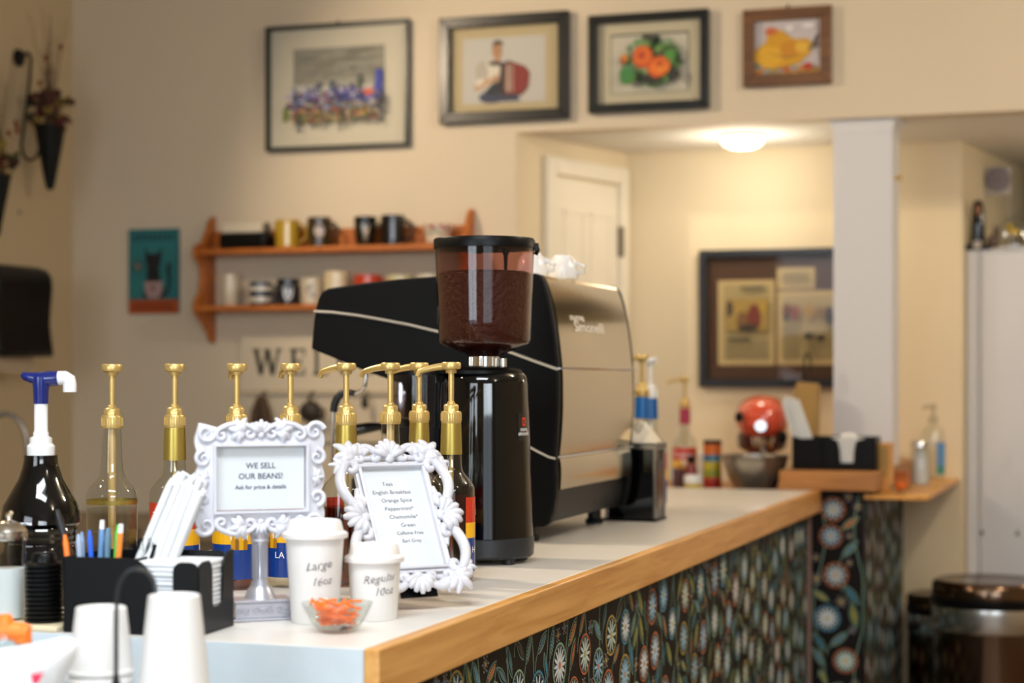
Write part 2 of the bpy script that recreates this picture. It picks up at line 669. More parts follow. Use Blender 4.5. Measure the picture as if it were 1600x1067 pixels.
# ceiling dome lamp in the alcove
ld = at(1160, 218, 6.35)
lt = thing('ceiling_lamp', 'round glowing dome lamp on the alcove ceiling left of the white pillar', 'lamp', (ld.x, ld.y, ZH))
B().lathe([(0.0001, -0.001), (0.080, -0.001), (0.080, -0.010), (0.0001, -0.010)]).build('rim', M['door'], lt)
B().lathe([(0.074, -0.010), (0.073, -0.020), (0.062, -0.034), (0.040, -0.044), (0.0001, -0.049)]).build('diffuser', M['lamp'], lt)
point_light('alcove_lamp_light', (ld.x, ld.y, ZH - 0.13), 4.0, (1.0, 0.92, 0.78), 0.07)
lt = thing('ceiling_lamp', 'added unseen dome lamp on the low ceiling right of the white cabinet', 'lamp', (0.55, 6.45, ZH))  # lamp added out of view to warm what the steel back reflects
B().lathe([(0.0001, -0.001), (0.080, -0.001), (0.080, -0.010), (0.0001, -0.010)]).build('rim', M['door'], lt)
B().lathe([(0.074, -0.010), (0.073, -0.020), (0.062, -0.034), (0.040, -0.044), (0.0001, -0.049)]).build('diffuser', M['lamp'], lt)
point_light('recess_fill_light', (0.55, 6.45, ZH - 0.13), 9, (1.0, 0.88, 0.70), 0.07)
# lamps of the room
tr0 = thing('track_light_rail', 'white track rail on the ceiling over the work side of the counter', 'light track', (-2.8, 3.3, ZC))
B().box(-0.02, 0.02, -1.6, 1.6, -0.03, -0.0005).build('rail', M['white'], tr0, smooth=0)
for k, p in enumerate(LAMPS):
    t = thing('track_lamp', ['warm track lamp nearest the picture wall', 'middle warm track lamp of the ceiling rail',
                             'warm track lamp at the front end of the rail'][k], 'lamp', (p[0], p[1], p[2] - 0.02), 0, 'track lamps')
    B().tube([(-2.8 - p[0], 0, 0.09), (0, 0, 0.06), (0, 0, 0.02)], 0.007).build('arm', M['white'], t)
    B().lathe([(0.03, 0.03), (0.035, 0.0), (0.05, -0.09), (0.047, -0.09), (0.033, 0.0), (0.0001, 0.02)]).build('lamp_shade', M['white'], t)
    B().ball((0, 0, -0.055), 0.030, 0.030, 0.030).build('bulb', M['bulb'], t)
for k, p in enumerate(ROOM):
    t = thing('ceiling_dome_lamp', ['dome lamp on the room ceiling nearest the alcove', 'dome lamp on the room ceiling at the window side'][k], 'lamp', (p[0], p[1], ZC), 0, 'room dome lamps')
    B().lathe([(0.14, -0.001), (0.14, -0.02), (0.0001, -0.021)]).build('rim', M['white'], t)
    B().lathe([(0.13, -0.02), (0.11, -0.05), (0.06, -0.07), (0.0001, -0.075)]).build('diffuser', M['lamp'], t)

cp = thing('ceiling_fill_panel', 'added flat fill light panel in the ceiling above the front of the counter', 'lamp', (-0.75, 1.35, ZC))  # housing of the added fill light over the near countertop
B().box(-0.63, 0.63, -0.33, 0.33, -0.025, -0.0005).build('housing', M['white'], cp, smooth=0)
B().box(-0.60, 0.60, -0.30, 0.30, -0.030, -0.0255).build('diffuser', mat('fill_panel_diffuser', '#f4f8ff', 0.5, emit='#eef5ff', estr=3.0), cp, smooth=0)
# ================================================================== COUNTER
CX1, CX0, CYN, CYF, CZ = -0.918, -1.76, 2.185, 5.64, 1.05
TH = 0.065
t = thing('countertop', 'long pale laminate countertop with a thick maple edge', 'countertop', (0, 0, 0))
B().box(CX0, CX1 - 0.022, CYN + 0.004, CYF - 0.004, CZ - TH, CZ).build('worktop', M['laminate'], t, smooth=0, bevel=0.0012)
B().box(CX1 - 0.022, CX1, CYN, CYF, CZ - TH, CZ + 0.0006).build('edge_band', M['maple'], t, smooth=0, bevel=0.0025)
B().box(CX0, CX1 - 0.022, CYN - 0.0, CYN + 0.004, CZ - TH, CZ - 0.0006).build('end_band', M['laminate_side'], t, smooth=0)


# floral print: a tangle of medallion flowers, almond leaves and vines
def floral(b, W, H, fn, seed):
    R = random.Random(seed)
    L = [0]

    def poly(c, pts, lay):
        b.col = lin(c)
        b.face([fn(p[0], p[1], lay) for p in pts])

    def ring(c, cx, cy, r0, r1, lay, sx=1, n=22):
        b.col = lin(c)
        for i in range(n):
            a0_, a1_ = 2 * pi * i / n, 2 * pi * (i + 1) / n
            b.face([fn(cx + r0 * cos(a0_), cy + r0 * sin(a0_), lay), fn(cx + r1 * cos(a0_), cy + r1 * sin(a0_), lay),
                    fn(cx + r1 * cos(a1_), cy + r1 * sin(a1_), lay), fn(cx + r0 * cos(a1_), cy + r0 * sin(a1_), lay)])

    def flower(cx, cy, r):
        oc = R.choice(['#b79a4a', '#4d8fb0', '#b8683f', '#8fae93', '#b8683f'])
        poly('#1f3440', ell(cx, cy, r, r, 22), 2)
        ring(oc, cx, cy, r * 0.9, r, 3)
        pc = R.choice(['#bcd4e6', '#d6e0e4', '#9cc4de', '#c6dad0'])
        n = R.choice([10, 12, 14])
        for i in range(n):
            a = 2 * pi * i / n
            poly(pc, ell(cx + cos(a) * r * 0.48, cy + sin(a) * r * 0.48, r * 0.36, r * 0.085, 8, a), 4)
        for i in range(18):
            a = 2 * pi * (i + 0.5) / 18
            poly('#d8cf9a', ell(cx + cos(a) * r * 0.82, cy + sin(a) * r * 0.82, r * 0.035, r * 0.035, 5), 4)
        poly(R.choice(['#d9a54a', '#c8b45a', '#d4805a']), ell(cx, cy, r * 0.15, r * 0.15, 10), 5)

    def leaf(cx, cy, l, a, w=0.32):
        c = R.choice(['#9a9440', '#3f7896', '#b0683f', '#5a4a3c', '#5f7c86', '#8b8a3c', '#4b8db0'])

        def alm(s, ww):
            o = []
            for i in range(9):
                u = i / 8
                o.append((u * 2 - 1, sin(pi * u) ** 0.85 * ww))
            for i in range(1, 8):
                u = 1 - i / 8
                o.append((u * 2 - 1, -sin(pi * u) ** 0.85 * ww))
            return [(cx + (x * cos(a) - y * sin(a)) * l * s / 2, cy + (x * sin(a) + y * cos(a)) * l * s / 2) for x, y in o]
        poly('#7fa190', alm(1.0, w), 2)
        poly('#16201f', alm(0.88, w * 0.86), 3)
        poly(c, alm(0.74, w * 0.72), 4)
        dk = '#1a1c1a' if R.random() < 0.6 else '#d6cf90'
        for i in range(7):
            u = -0.45 + 0.9 * i / 6
            for sg in (1, -1):
                x, y = u * 0.62, sg * w * 0.2 * (1 - abs(u))
                x2, y2 = x - 0.05, y + sg * w * 0.16
                q = [(x - .012, y), (x + .012, y), (x2 + .012, y2), (x2 - .012, y2)]
                poly(dk, [(cx + (p[0] * cos(a) - p[1] * sin(a)) * l, cy + (p[0] * sin(a) + p[1] * cos(a)) * l) for p in q], 5)

    def star(cx, cy, r):
        for i in range(12):
            a = 2 * pi * i / 12
            c = ['#c9d6de', '#c98a4a'][i % 2]
            rr = r * (1 if i % 2 == 0 else 0.62)
            poly(c, ell(cx + cos(a) * rr, cy + sin(a) * rr, r * 0.13, r * 0.13, 6), 4)
            poly('#9fb3b8', ell(cx + cos(a) * rr * 0.5, cy + sin(a) * rr * 0.5, rr * 0.42, r * 0.035, 5, a), 3)
        poly(R.choice(['#d6b84a', '#5a8fc0']), ell(cx, cy, r * 0.26, r * 0.26, 8), 5)

    def vine(pts, wd_=0.0016):
        b.col = lin('#7f9f8b')
        for i in range(len(pts) - 1):
            x0, y0 = pts[i]
            x1, y1 = pts[i + 1]
            l = sqrt((x1 - x0) ** 2 + (y1 - y0) ** 2) or 1
            nx, ny = -(y1 - y0) / l * wd_, (x1 - x0) / l * wd_
            b.face([fn(x0 + nx, y0 + ny, 1), fn(x1 + nx, y1 + ny, 1), fn(x1 - nx, y1 - ny, 1), fn(x0 - nx, y0 - ny, 1)])

    placed = []

    def free(x, y, r):
        if x - r < 0.003 or x + r > W - 0.003 or y - r < 0.003 or y + r > H - 0.003:
            return False
        for (a, b_, c) in placed:
            if (a - x) ** 2 + (b_ - y) ** 2 < (c + r) ** 2:
                return False
        return True
    x = 0.03
    while x < W:
        ph = R.random() * 6
        pts = [(min(W - .003, max(.003, x + 0.018 * sin(ph + 14 * (i * 0.02)))), min(H - .003, i * 0.02)) for i in range(int(H / 0.02) + 1)]
        vine(pts)
        x += R.uniform(0.09, 0.15)
    tries = int(W * H * 900)
    for _ in range(tries):
        r = R.uniform(0.034, 0.042)
        x, y = R.uniform(0, W), R.uniform(0, H)
        if free(x, y, r * 1.18):
            placed.append((x, y, r * 1.05))
            flower(x, y, r)
    for _ in range(tries * 4):
        l = R.uniform(0.055, 0.085)
        a = R.choice([-1, 1]) * R.uniform(0.5, 1.4)
        x, y = R.uniform(0, W), R.uniform(0, H)
        o = l * 0.27
        c1 = (x + cos(a) * o, y + sin(a) * o)
        c2 = (x - cos(a) * o, y - sin(a) * o)
        if free(x, y, 0.013) and free(c1[0], c1[1], 0.013) and free(c2[0], c2[1], 0.013):
            placed.append((x, y, 0.013))
            placed.append((c1[0], c1[1], 0.011))
            placed.append((c2[0], c2[1], 0.011))
            leaf(x, y, l, a)
            e = (x - cos(a) * l / 2, y - sin(a) * l / 2)
            vine([e, (e[0] * 0.6 + 0.4 * (e[0] - cos(a) * 0.02), e[1] - 0.012), (e[0] - cos(a) * 0.012, max(0.003, e[1] - 0.026))], 0.0012)
    for _ in range(tries * 2):
        r = R.uniform(0.011, 0.018)
        x, y = R.uniform(0, W), R.uniform(0, H)
        if free(x, y, r):
            placed.append((x, y, r))
            star(x, y, r * 0.95)
    b.col = lin('#1a1616')
    b.face([fn(0, 0, 0), fn(W, 0, 0), fn(W, H, 0), fn(0, H, 0)])


cb = thing('counter_base', 'counter front clad in dark floral paper below the maple edge', 'counter', (0, 0, 0))
B().box(CX0, -0.955, CYN + 0.02, 5.62, 0, CZ - TH - 0.0005).build('carcass', M['laminate_side'], cb, smooth=0)
b = B()
HP = 0.72
floral(b, 3.40, HP, lambda x, y, l: (-0.9540 + 0.0004 * l, 2.21 + x, CZ - TH - 0.003 - HP + y), 5)
b.build('floral_panel', M['paperwall'], cb, smooth=0, fix=False)
B().box(-0.955, -0.953, 2.21, 5.61, 0, CZ - TH - HP - 0.003).build('lower_panel', solid('#1a1616', 0.5), cb, smooth=0)
B().box(-0.955, -0.944, 5.605, 5.62, 0, CZ - TH - 0.001).build('corner_strip', solid('#8a6f66', 0.5), cb, smooth=0)

# capped half wall behind the counter's far end
HX0, HX1, HYF, HYB = -0.958, -0.793, 5.67, YB - 0.004
hw = thing('half_wall', 'low half wall in dark floral paper under the oak cap', 'half wall', (0, 0, 0))
B().box(HX0, HX1, HYF, HYB, 0, 1.0495).build('core', solid('#1a1616', 0.5), hw, smooth=0)
b = B()
floral(b, HX1 - HX0, 0.95, lambda x, y, l: (HX0 + x, HYF - 0.0006 - 0.0004 * l, 1.047 - 0.95 + y), 11)
b.build('front_paper', M['paperwall'], hw, smooth=0, fix=False)
b = B()
floral(b, HYB - HYF, 0.95, lambda x, y, l: (HX1 + 0.0006 + 0.0004 * l, HYF + x, 1.047 - 0.95 + y), 12)
b.build('side_paper', M['paperwall'], hw, smooth=0, fix=False)
tag(B().box(-1.043, -0.749, 5.62, HYB, 1.0508, CAPZ - 0.0005).build('oak_cap', M['oak'], smooth=0, bevel=0.002),
    'thick oak board capping the floral half wall', 'board')
SHZ = 1.040
tag(B().box(HX1 + 0.003, -0.597, 5.64, HYB - 0.002, SHZ - 0.014, SHZ).build('side_shelf', M['oak2'], smooth=0, bevel=0.002),
    'thin honey coloured shelf fixed to the side of the half wall', 'shelf')

# work counter in the alcove
bc = thing('back_counter', 'low work counter in the alcove carrying the mixer', 'counter', (0, 0, 0))
B().box(-1.62, -1.06, 5.72, 6.60, 0, 0.985).build('carcass', M['laminate_side'], bc, smooth=0)
B().box(-1.64, -1.05, 5.70, 6.62, 0.985, 1.015).build('worktop', M['oak'], bc, smooth=0)
# sink counter by the left wall
sc_ = thing('sink_counter', 'brown sink counter along the left wall below the towel dispenser', 'counter', (0, 0, 0))
B().box(-3.71, -3.15, 3.3, 5.93, 0, 0.86).build('carcass', solid('#8a7458', 0.6), sc_, smooth=0)
B().box(-3.715, -3.12, 3.28, 5.94, 0.86, 0.90).build('worktop', solid('#9a8468', 0.4), sc_, smooth=0)
sc2 = thing('rear_counter', 'brown rear counter below the mug shelf', 'counter', (0, 0, 0))
B().box(-3.10, -2.05, 5.40, 5.93, 0, 0.86).build('carcass', solid('#8a7458', 0.6), sc2, smooth=0)
B().box(-3.11, -2.04, 5.38, 5.935, 0.86, 0.90).build('worktop', solid('#9a8468', 0.4), sc2, smooth=0)

# front table below the counter's end that carries the paper cups
FTZ = 0.90
ft = thing('front_table', 'low side table in front of the counter end', 'table', (0, 0, 0))
B().box(-2.0, -1.02, 1.45, 2.15, FTZ - 0.03, FTZ).build('tabletop', M['laminate_side'], ft, smooth=0)
for (x, y) in ((-1.96, 1.50), (-1.06, 1.50), (-1.96, 2.10), (-1.06, 2.10)):
    B().box(x - .02, x + .02, y - .02, y + .02, 0, FTZ - 0.03).build('leg', M['steel_dark'], ft, smooth=0)
# ================================================================== SYRUP BOTTLES
BR = 0.0405


def bottle_prof(r=BR, h=0.272):
    return [(r * 0.90, 0.0), (r * 0.98, 0.004), (r, 0.010), (r, 0.154), (r * 0.975, 0.161), (r * 0.87, 0.169),
            (r * 0.67, 0.178), (r * 0.51, 0.186), (r * 0.455, 0.195), (r * 0.425, 0.215), (0.0152, h - 0.012), (0.0150, h), (0.0135, h)]


def cyl(r):
    """wrap flat label coordinates round a bottle, x = 0 faces -y"""
    return lambda x, y, l=0: (((r + 0.0003 * l) * sin(x / r)), -((r + 0.0003 * l) * cos(x / r)), y)


def pump(b, z):
    b.lathe([(0.0168, z - 0.004), (0.0172, z - 0.002), (0.0172, z + 0.014), (0.0158, z + 0.0165)], 40)
    for i in range(28):
        a = 2 * pi * i / 28
        b.tube([(0.0172 * cos(a), 0.0172 * sin(a), z), (0.0172 * cos(a), 0.0172 * sin(a), z + 0.013)], 0.0008, 4)
    b.lathe([(0.0135, z + 0.0165), (0.0135, z + 0.0255), (0.0118, z + 0.028), (0.0070, z + 0.0295), (0.0070, z + 0.032), (0.0046, z + 0.0335)], 8)


def pump_head(b, z, spout, reach=0.060, hd=0.0165):
    b.lathe([(0.0046, z + 0.033), (0.0050, z + 0.083)], 16)
    zz = z + 0.082
    b.lathe([(0.0088, zz - 0.001), (0.0094, zz + 0.004), (0.0160, zz + 0.0065), (hd, zz + 0.009), (hd, zz + 0.0160), (hd - 0.0015, zz + 0.0178), (0.0001, zz + 0.0182)], 28)
    c, s_ = cos(spout), sin(spout)
    pts = [(c * k, s_ * k, zz + 0.0112 - 0.0105 * (k / reach) ** 2) for k in [reach * u for u in (0.0, 0.2, 0.4, 0.6, 0.8, 0.93)]] + [(c * reach, s_ * reach, zz - 0.006)]
    b.tube(pts, [0.0062, 0.0062, 0.0060, 0.0056, 0.0052, 0.0048, 0.0046], 10)


def label_shapes(name, vis):
    sh = []
    W2 = 0.060

    def rect(c, x0, x1, y0, y1):
        n = 14
        for i in range(n):
            a, e = x0 + (x1 - x0) * i / n, x0 + (x1 - x0) * (i + 1) / n
            sh.append((c, [(a, y0), (e, y0), (e, y1), (a, y1)]))
    rect('#c8361c', -W2, W2, 0.101, 0.144)
    rect('#f0b41c', -W2, W2, 0.075, 0.101)
    rect('#123a86', -W2, W2, 0.018, 0.075)
    return sh


def make_bottle(label, spout, foil=True, fill=None, fillz=0.13, lab=True, text='', tx=0.0, turn=0.0, loc=(0, 0, 0), neck=0.272,
                neckmat=None, pumpmat=None, name='syrup_bottle', group='syrup bottles along the back of the counter', scale=1.0):
    t = thing(name, label, 'syrup bottle', loc, 0, group)
    t.scale = (scale,) * 3
    B().lathe(bottle_prof(h=neck), 40, cap=False).build('glass_body', M['glass'], t)
    b = B()
    b.lathe([(BR * 0.88, 0.0012), (0.0001, 0.006)], 40, cap=True)
    if fill:
        b2 = B()
        b2.lathe([(0.0001, 0.004), (BR * 0.92, 0.004), (BR * 0.955, 0.012), (BR * 0.955, fillz), (0.0001, fillz)], 32)
        b2.build('syrup', fill, t)
    if foil:
        b = B()
        b.lathe([(0.0166, neck - 0.003), (0.0172, neck - 0.010), (0.0186, neck - 0.057), (0.0182, neck - 0.057)], 32, cap=False)
        b.build('neck_foil', neckmat or M['gold_foil'], t)
    if lab:
        fn = cyl(BR + 0.0006)
        Rz = Matrix.Rotation(turn, 3, 'Z')
        sh = label_shapes(text, tx)
        b = B()
        for (c, poly) in sh:
            b.col = lin(c)
            b.face([Rz @ Vector(fn(p[0], p[1], 0)) for p in poly])
        # arch with bottles printed over the yellow band
        b.col = lin('#e9e4da')
        b.face([Rz @ Vector(fn(x, y, 1)) for x, y in ell(0.0, 0.088, 0.015, 0.019, 14)])
        for k, dx in enumerate((-0.010, -0.004, 0.003, 0.010)):
            b.col = lin(['#c8901c', '#8a5a12', '#e0a81c', '#a97414'][k])
            b.face([Rz @ Vector(fn(dx + x, y, 2)) for x, y in ((-.0035, .066), (.0035, .066), (.0035, .080), (.0015, .086), (.0015, .096 - abs(dx) * .6), (-.0015, .096 - abs(dx) * .6), (-.0015, .086), (-.0035, .080))])
        b.col = lin('#f6f6f6')
        for (tt, ty, ss, sh_, xx) in (('Torani', 0.112, 0.026, 0.3, 0.0), (text, 0.050, 0.0150, 0, tx)):
            if not tt:
                continue
            vs, fs = text_geo(tt, ss, shear=sh_)
            b._add([Rz @ Vector(fn(v.x + xx, v.y + ty, 3)) for v in vs], fs)
        b.build('label', M['print_gloss'], t, smooth=0, fix=False)
    b = B()
    pump(b, neck)
    b.lathe([(0.0040, 0.012), (0.0040, neck)], 12)
    pm = b.build('pump', pumpmat or M['gold'], t)
    b = B()
    pump_head(b, neck, spout)
    b.build('pump_head', pumpmat or M['gold'], pm)
    if not foil:
        b = B()
        b.lathe([(0.0062, 0.02), (0.0068, neck - 0.002)], 14)
        b.build('dip_tube', M['gold_tube'], t)
        B().lathe([(BR + 0.0004, 0.142), (BR + 0.0006, 0.149)], 40, cap=False).build('neck_band', M['gold_foil'], t)
    return t


BX = [(175, 3.00, 270), (273, 3.02, 268), (370, 3.05, 250), (454, 3.08, 235), (541, 3.10, 190), (610, 3.14, 186), (655, 3.215, 184), (705, 3.155, 182)]
BLAB = ['clear syrup bottle with a bare glass neck and gold pump, leftmost of the syrup bottles',
        'gold necked syrup bottle with a red label right behind the paper straws',
        'syrup bottle behind the left half of the WE SELL frame, gold pump above it',
        'syrup bottle behind the right half of the WE SELL frame, its blue label reading LA',
        'syrup bottle standing in the gap between the two white frames, spout to the left',
        'syrup bottle with bare glass neck behind the left part of the tea menu frame',
        'syrup bottle behind the middle of the tea menu frame, gold neck foil',
        'amber syrup bottle right beside the black grinder, rightmost of the row']
BSP = [121, 119, 127, 131, 162, 168, 172, 184]
for i, (px, d, sp) in enumerate(BX):
    p = at(px, 900, d)
    kw = dict(foil=(i not in (0, 5)), lab=(i != 0), spout=radians(BSP[i]), loc=(p.x, p.y, CZ + 0.0002), neck=0.268 + 0.0006 * i)
    face = atan2(p.y, p.x) + pi / 2 + pi  # towards the camera
    face = atan2(-p.x, p.y)
    if i == 0:
        kw.update(fill=M['liquid'], fillz=0.135)
    elif i == 1:
        kw.update(fill=M['redsyrup'], fillz=0.10, turn=face - 0.25)
    elif i == 2:
        kw.update(fill=M['amber'], fillz=0.10, turn=face + 0.1)
    elif i == 3:
        kw.update(fill=M['liquid'], fillz=0.12, turn=face - 0.9, text='LA', tx=0.0185)
    elif i == 7:
        kw.update(fill=M['amber'], fillz=0.15, turn=face + 2.1, text='H', tx=-0.040)
    elif i == 4:
        kw.update(fill=M['amber'], fillz=0.13, turn=face + 2.6)
    else:
        kw.update(fill=M['amber'], fillz=0.13, turn=face + 0.3)
    t = make_bottle(BLAB[i], **kw)
    if i == 7:
        pass

# two more behind the dispenser at the machine's end
p = at(1003, 700, 4.72)
make_bottle('gold pump syrup bottle with blue neck foil behind the metal framed dispenser', radians(198), loc=(p.x, p.y, CZ + .0002), neck=0.29,
            neckmat=solid('#0f63ae', 0.3), fill=M['amber'], lab=True, turn=0.3, scale=1.03, group='syrup bottles at the machine end')
p = at(1014, 700, 4.86)
make_bottle('white pump syrup bottle with blue neck foil, farther of the two at the machine end', radians(112), loc=(p.x + 0.005, p.y, CZ + .0002), neck=0.285,
            neckmat=solid('#0d5aa0', 0.3), pumpmat=M['white'], fill=M['amber'], lab=True, turn=0.3, scale=1.03, group='syrup bottles at the machine end')

# ================================================================== SAUCE BOTTLE WITH BLUE AND WHITE PUMP
d = 2.80
p = at(64, 900, d)
k = d / F
t = thing('sauce_bottle', 'big black sauce bottle with a blue and white pump at the left', 'bottle', (p.x, p.y, CZ + .0002), YAW)
zb = lambda py: CAMZ + (HOR - py) * k - CZ
prof = [(0.056, 0.0), (0.062, 0.006), (0.063, 0.05), (0.0615, zb(865)), (0.0555, zb(858)), (0.0535, zb(848)), (0.0555, zb(845)), (0.0535, zb(840)), (0.0555, zb(836)), (0.0535, zb(831)),
        (0.0555, zb(826)), (0.0535, zb(822)), (0.0600, zb(816)), (0.0560, zb(790)), (0.0440, zb(768)), (0.0330, zb(748)), (0.0275, zb(730)), (0.0250, zb(718)), (0.0250, zb(711)), (0.019, zb(711))]
B().lathe(prof, 44).build('body', M['black_gloss'], t)
B().lathe([(0.0205, zb(712)), (0.0208, zb(697)), (0.0190, zb(695)), (0.0165, zb(693)), (0.0165, zb(684)), (0.0115, zb(682)), (0.0115, zb(676)), (0.0100, zb(674)), (0.0100, zb(630))], 32).build('pump_collar', M['white'], t)
b = B()
b.lathe([(0.0110, zb(631)), (0.0118, zb(612)), (0.0128, zb(600)), (0.0128, zb(589)), (0.0001, zb(587))], 24)
b.tube([(-0.029, 0, zb(585)), (-0.024, 0, zb(588)), (-0.015, 0, zb(590)), (0, 0, zb(592)), (0.012, 0, zb(592)), (0.0265, 0, zb(591))],
       [0.004, 0.0065, 0.008, 0.0105, 0.0118, 0.0112], 18)
b.build('pump_head', M['navy'], t)
b = B()
b.tube([(0.024, 0, zb(591)), (0.037, 0, zb(590.5)), (0.0425, 0, zb(594)), (0.0435, 0, zb(600)), (0.0435, 0, zb(612.5))], [0.0105, 0.0105, 0.0104, 0.0102, 0.0102], 18)
b.build('spout', M['white'], t)
b = B()
b.col = lin('#d6d6e4')
fn = cyl(0.0605)
b.face([fn(x, y) for x, y in ((-0.02, zb(815) - .001), (0.002, zb(815) - .001), (0.002, zb(812)), (-0.02, zb(812)))])
b.build('label', M['print_gloss'], t, smooth=0, fix=False)

# ================================================================== BEIGE BOARD, LIDS, SUGAR SHAKER
q0 = at(60, 975, depth_z(975, CZ + 0.006))
tag(B().box(-1.75, -1.395, 2.19, 2.50, CZ + 0.0004, CZ + 0.008).build('tray_board', M['beige'], smooth=0, bevel=0.002),
    'thin beige board under the black lids and the sugar shaker', 'board')
bz = CZ + 0.0084
d = 2.575
p = at(69, 900, d)
R0 = 0.0235
n = 13
for i in range(n):
    b = B()
    b.lathe([(R0 + .0018, 0.0), (R0 + .0030, 0.0015), (R0 + .0030, 0.0035), (R0 + .0006, 0.0048), (R0 - 0.001, 0.0062), (0.0001, 0.0062)], 36)
    if i == n - 1:
        b.lathe([(R0 - 0.006, 0.006), (R0 - 0.0075, 0.017), (R0 - 0.009, 0.0185), (0.0001, 0.0185)], 32)
    o = b.build('takeaway_lid', M['black_plastic'])
    o.location = (p.x, p.y, bz + i * 0.0064)
    tag(o, 'black plastic cup lid in the stack on the beige board' if i < n - 1 else 'topmost black plastic lid of the stack on the beige board', 'lid',
        'black lids stacked on the beige board')

d = 2.60
p = at(12, 900, d)
t = thing('sugar_shaker', 'glass sugar shaker with a domed metal top at the left edge', 'sugar shaker', (p.x, p.y, bz))
zb = lambda py: CAMZ + (HOR - py) * d / F - bz
R1 = 0.0255
B().lathe([(R1 * .95, 0), (R1, 0.004), (R1 * .97, 0.03), (R1 * .97, zb(850)), (R1 * .99, zb(840))], 36, cap=False).build('glass_body', M['glass'], t)
B().lathe([(0.0001, 0.003), (R1 * .90, 0.003), (R1 * .91, zb(887)), (0.0001, zb(887) - .001)], 30).build('sugar', M['paper'], t)
b = B()
b.lathe([(R1 * 1.06, zb(843)), (R1 * 1.09, zb(840)), (R1 * 1.06, zb(833)), (R1 * 1.08, zb(829)), (R1 * 0.95, zb(824)), (R1 * 0.65, zb(817)), (R1 * 0.35, zb(813)), (0.0001, zb(812))], 36)
b.build('shaker_top', M['shaker_metal'], t)
B().tube([(0.002, 0, zb(812)), (0.004, -0.004, zb(804)), (0.010, -0.006, zb(800))], [0.004, 0.005, 0.003], 10).build('pour_flap', M['shaker_metal'], t)

# ================================================================== ORGANISER WITH NAPKINS, PENS AND STRAWS
A_ = at(316, 997, depth_z(997, CZ))
yaw = radians(4.5)
L_, D_, H_ = 0.196, 0.120, 0.103
t = thing('napkin_caddy', 'black countertop organiser holding pens, napkins and straws', 'caddy', (-1.190, 2.212, CZ + 0.0003), yaw)
# local: x from -L to 0 along the front, y from 0 to D
b = B()
T3 = 0.003
b.box(-L_, 0, 0, D_, 0, T3)


def arch(x0, x1, h, r, notch=None):
    pts = [(x0, 0), (x1, 0)]
    for i in range(7):
        a = i / 6 * pi / 2
        pts.append((x1 - r + r * cos(a), h - r + r * sin(a)))
    for i in range(7):
        a = pi / 2 + i / 6 * pi / 2
        pts.append((x0 + r + r * cos(a), h - r + r * sin(a)))
    return pts


b.prism([(-L_ - 0.006, H_), (-L_, 0), (-0.066, 0), (-0.066, H_ * .55), (-0.069, H_ * .74), (-0.076, H_ * .88), (-0.086, H_ * .96), (-0.100, H_)], 0, T3)
b.prism(arch(-0.038, 0, H_ - 0.004, 0.013), 0, T3)
b.box(-0.070, -0.036, 0, T3, 0, 0.040)
b.prism([(-L_ - 0.006, H_), (-L_, 0), (0, 0), (0, H_ - 0.01), (-0.02, H_ + 0.002)], D_ - T3, D_)
b.prism([(0, 0), (0, H_ - 0.018), (0.004, H_ - 0.008), (0.016, H_ - 0.004), (0.037, H_ - .004), (0.044, H_ - 0.010), (0.047, H_ - 0.02), (0.048, 0.040),
         (0.052, 0.034), (0.076, 0.034), (0.080, 0.040), (0.083, H_ - 0.012), (0.090, H_ - 0.002), (0.105, H_ + 0.004), (D_, H_ + 0.004), (D_, 0)], -T3, 0, 'yz')
b.box(-L_ - 0.003, -L_ + 0.001, 0, D_, 0, H_)
b.box(-0.108, -0.105, T3, D_ - T3, T3, H_ - 0.004)
b.box(-0.108, -L_, 0.055, 0.058, T3, H_ - 0.006)
b.build('organiser_body', M['black_plastic'], t, smooth=0, bevel=0.0012)
CA = Matrix.Translation((-1.190, 2.212, CZ + 0.0003)) @ Matrix.Rotation(yaw, 4, 'Z')


def cl(x, y, z):
    return CA @ Vector((x, y, z))


# napkins
R = random.Random(3)
n = 15
for i in range(n):
    z0 = 0.004 + i * 0.0062
    b = B()
    w0, h0 = 0.096, 0.104
    ox, oy = R.uniform(-.001, .001), R.uniform(-.0015, .0015)
    th = 0.0056
    sag = 0.0
    b.box(-0.1035 + ox, -0.0045 + ox, 0.006 + oy, 0.006 + h0 + oy, 0, th)
    o = b.build('paper_napkin', M['paper'], None, smooth=0, bevel=0.0018)
    o.location = cl(0, 0, z0)
    o.rotation_euler = (0, 0, yaw)
    tag(o, 'folded white paper napkin in the stack inside the black organiser' if i < n - 1 else 'topmost white napkin of the stack inside the black organiser', 'napkin',
        'napkins in the front organiser')

# pens
pens = [(-0.190, 0.020, -0.20, 0.12, '#ff7a1c', 'orange', 0.128, 0.0042), (-0.181, 0.030, -0.12, 0.15, '#7f9fc0', 'pale blue', 0.130, 0.0034),
        (-0.176, 0.018, -0.10, 0.05, '#9fb0c8', 'clear grey', 0.128, 0.0042), (-0.163, 0.030, 0.00, 0.1, '#6f9ccc', 'steel blue', 0.142, 0.0040),
        (-0.158, 0.015, -0.08, 0.02, '#1f62d8', 'bright blue', 0.134, 0.0036), (-0.154, 0.035, 0.00, 0.08, '#4f90cc', 'light blue', 0.135, 0.0040),
        (-0.147, 0.022, 0.0, 0.05, '#5d7f96', 'grey blue', 0.136, 0.0042), (-0.139, 0.026, 0.02, 0.1, '#5fd04c', 'bright green', 0.141, 0.0044),
        (-0.134, 0.016, 0.07, 0.05, '#e8862c', 'orange capped', 0.139, 0.0040), (-0.186, 0.045, -0.28, -0.02, '#15161c', 'long black', 0.165, 0.0052)]
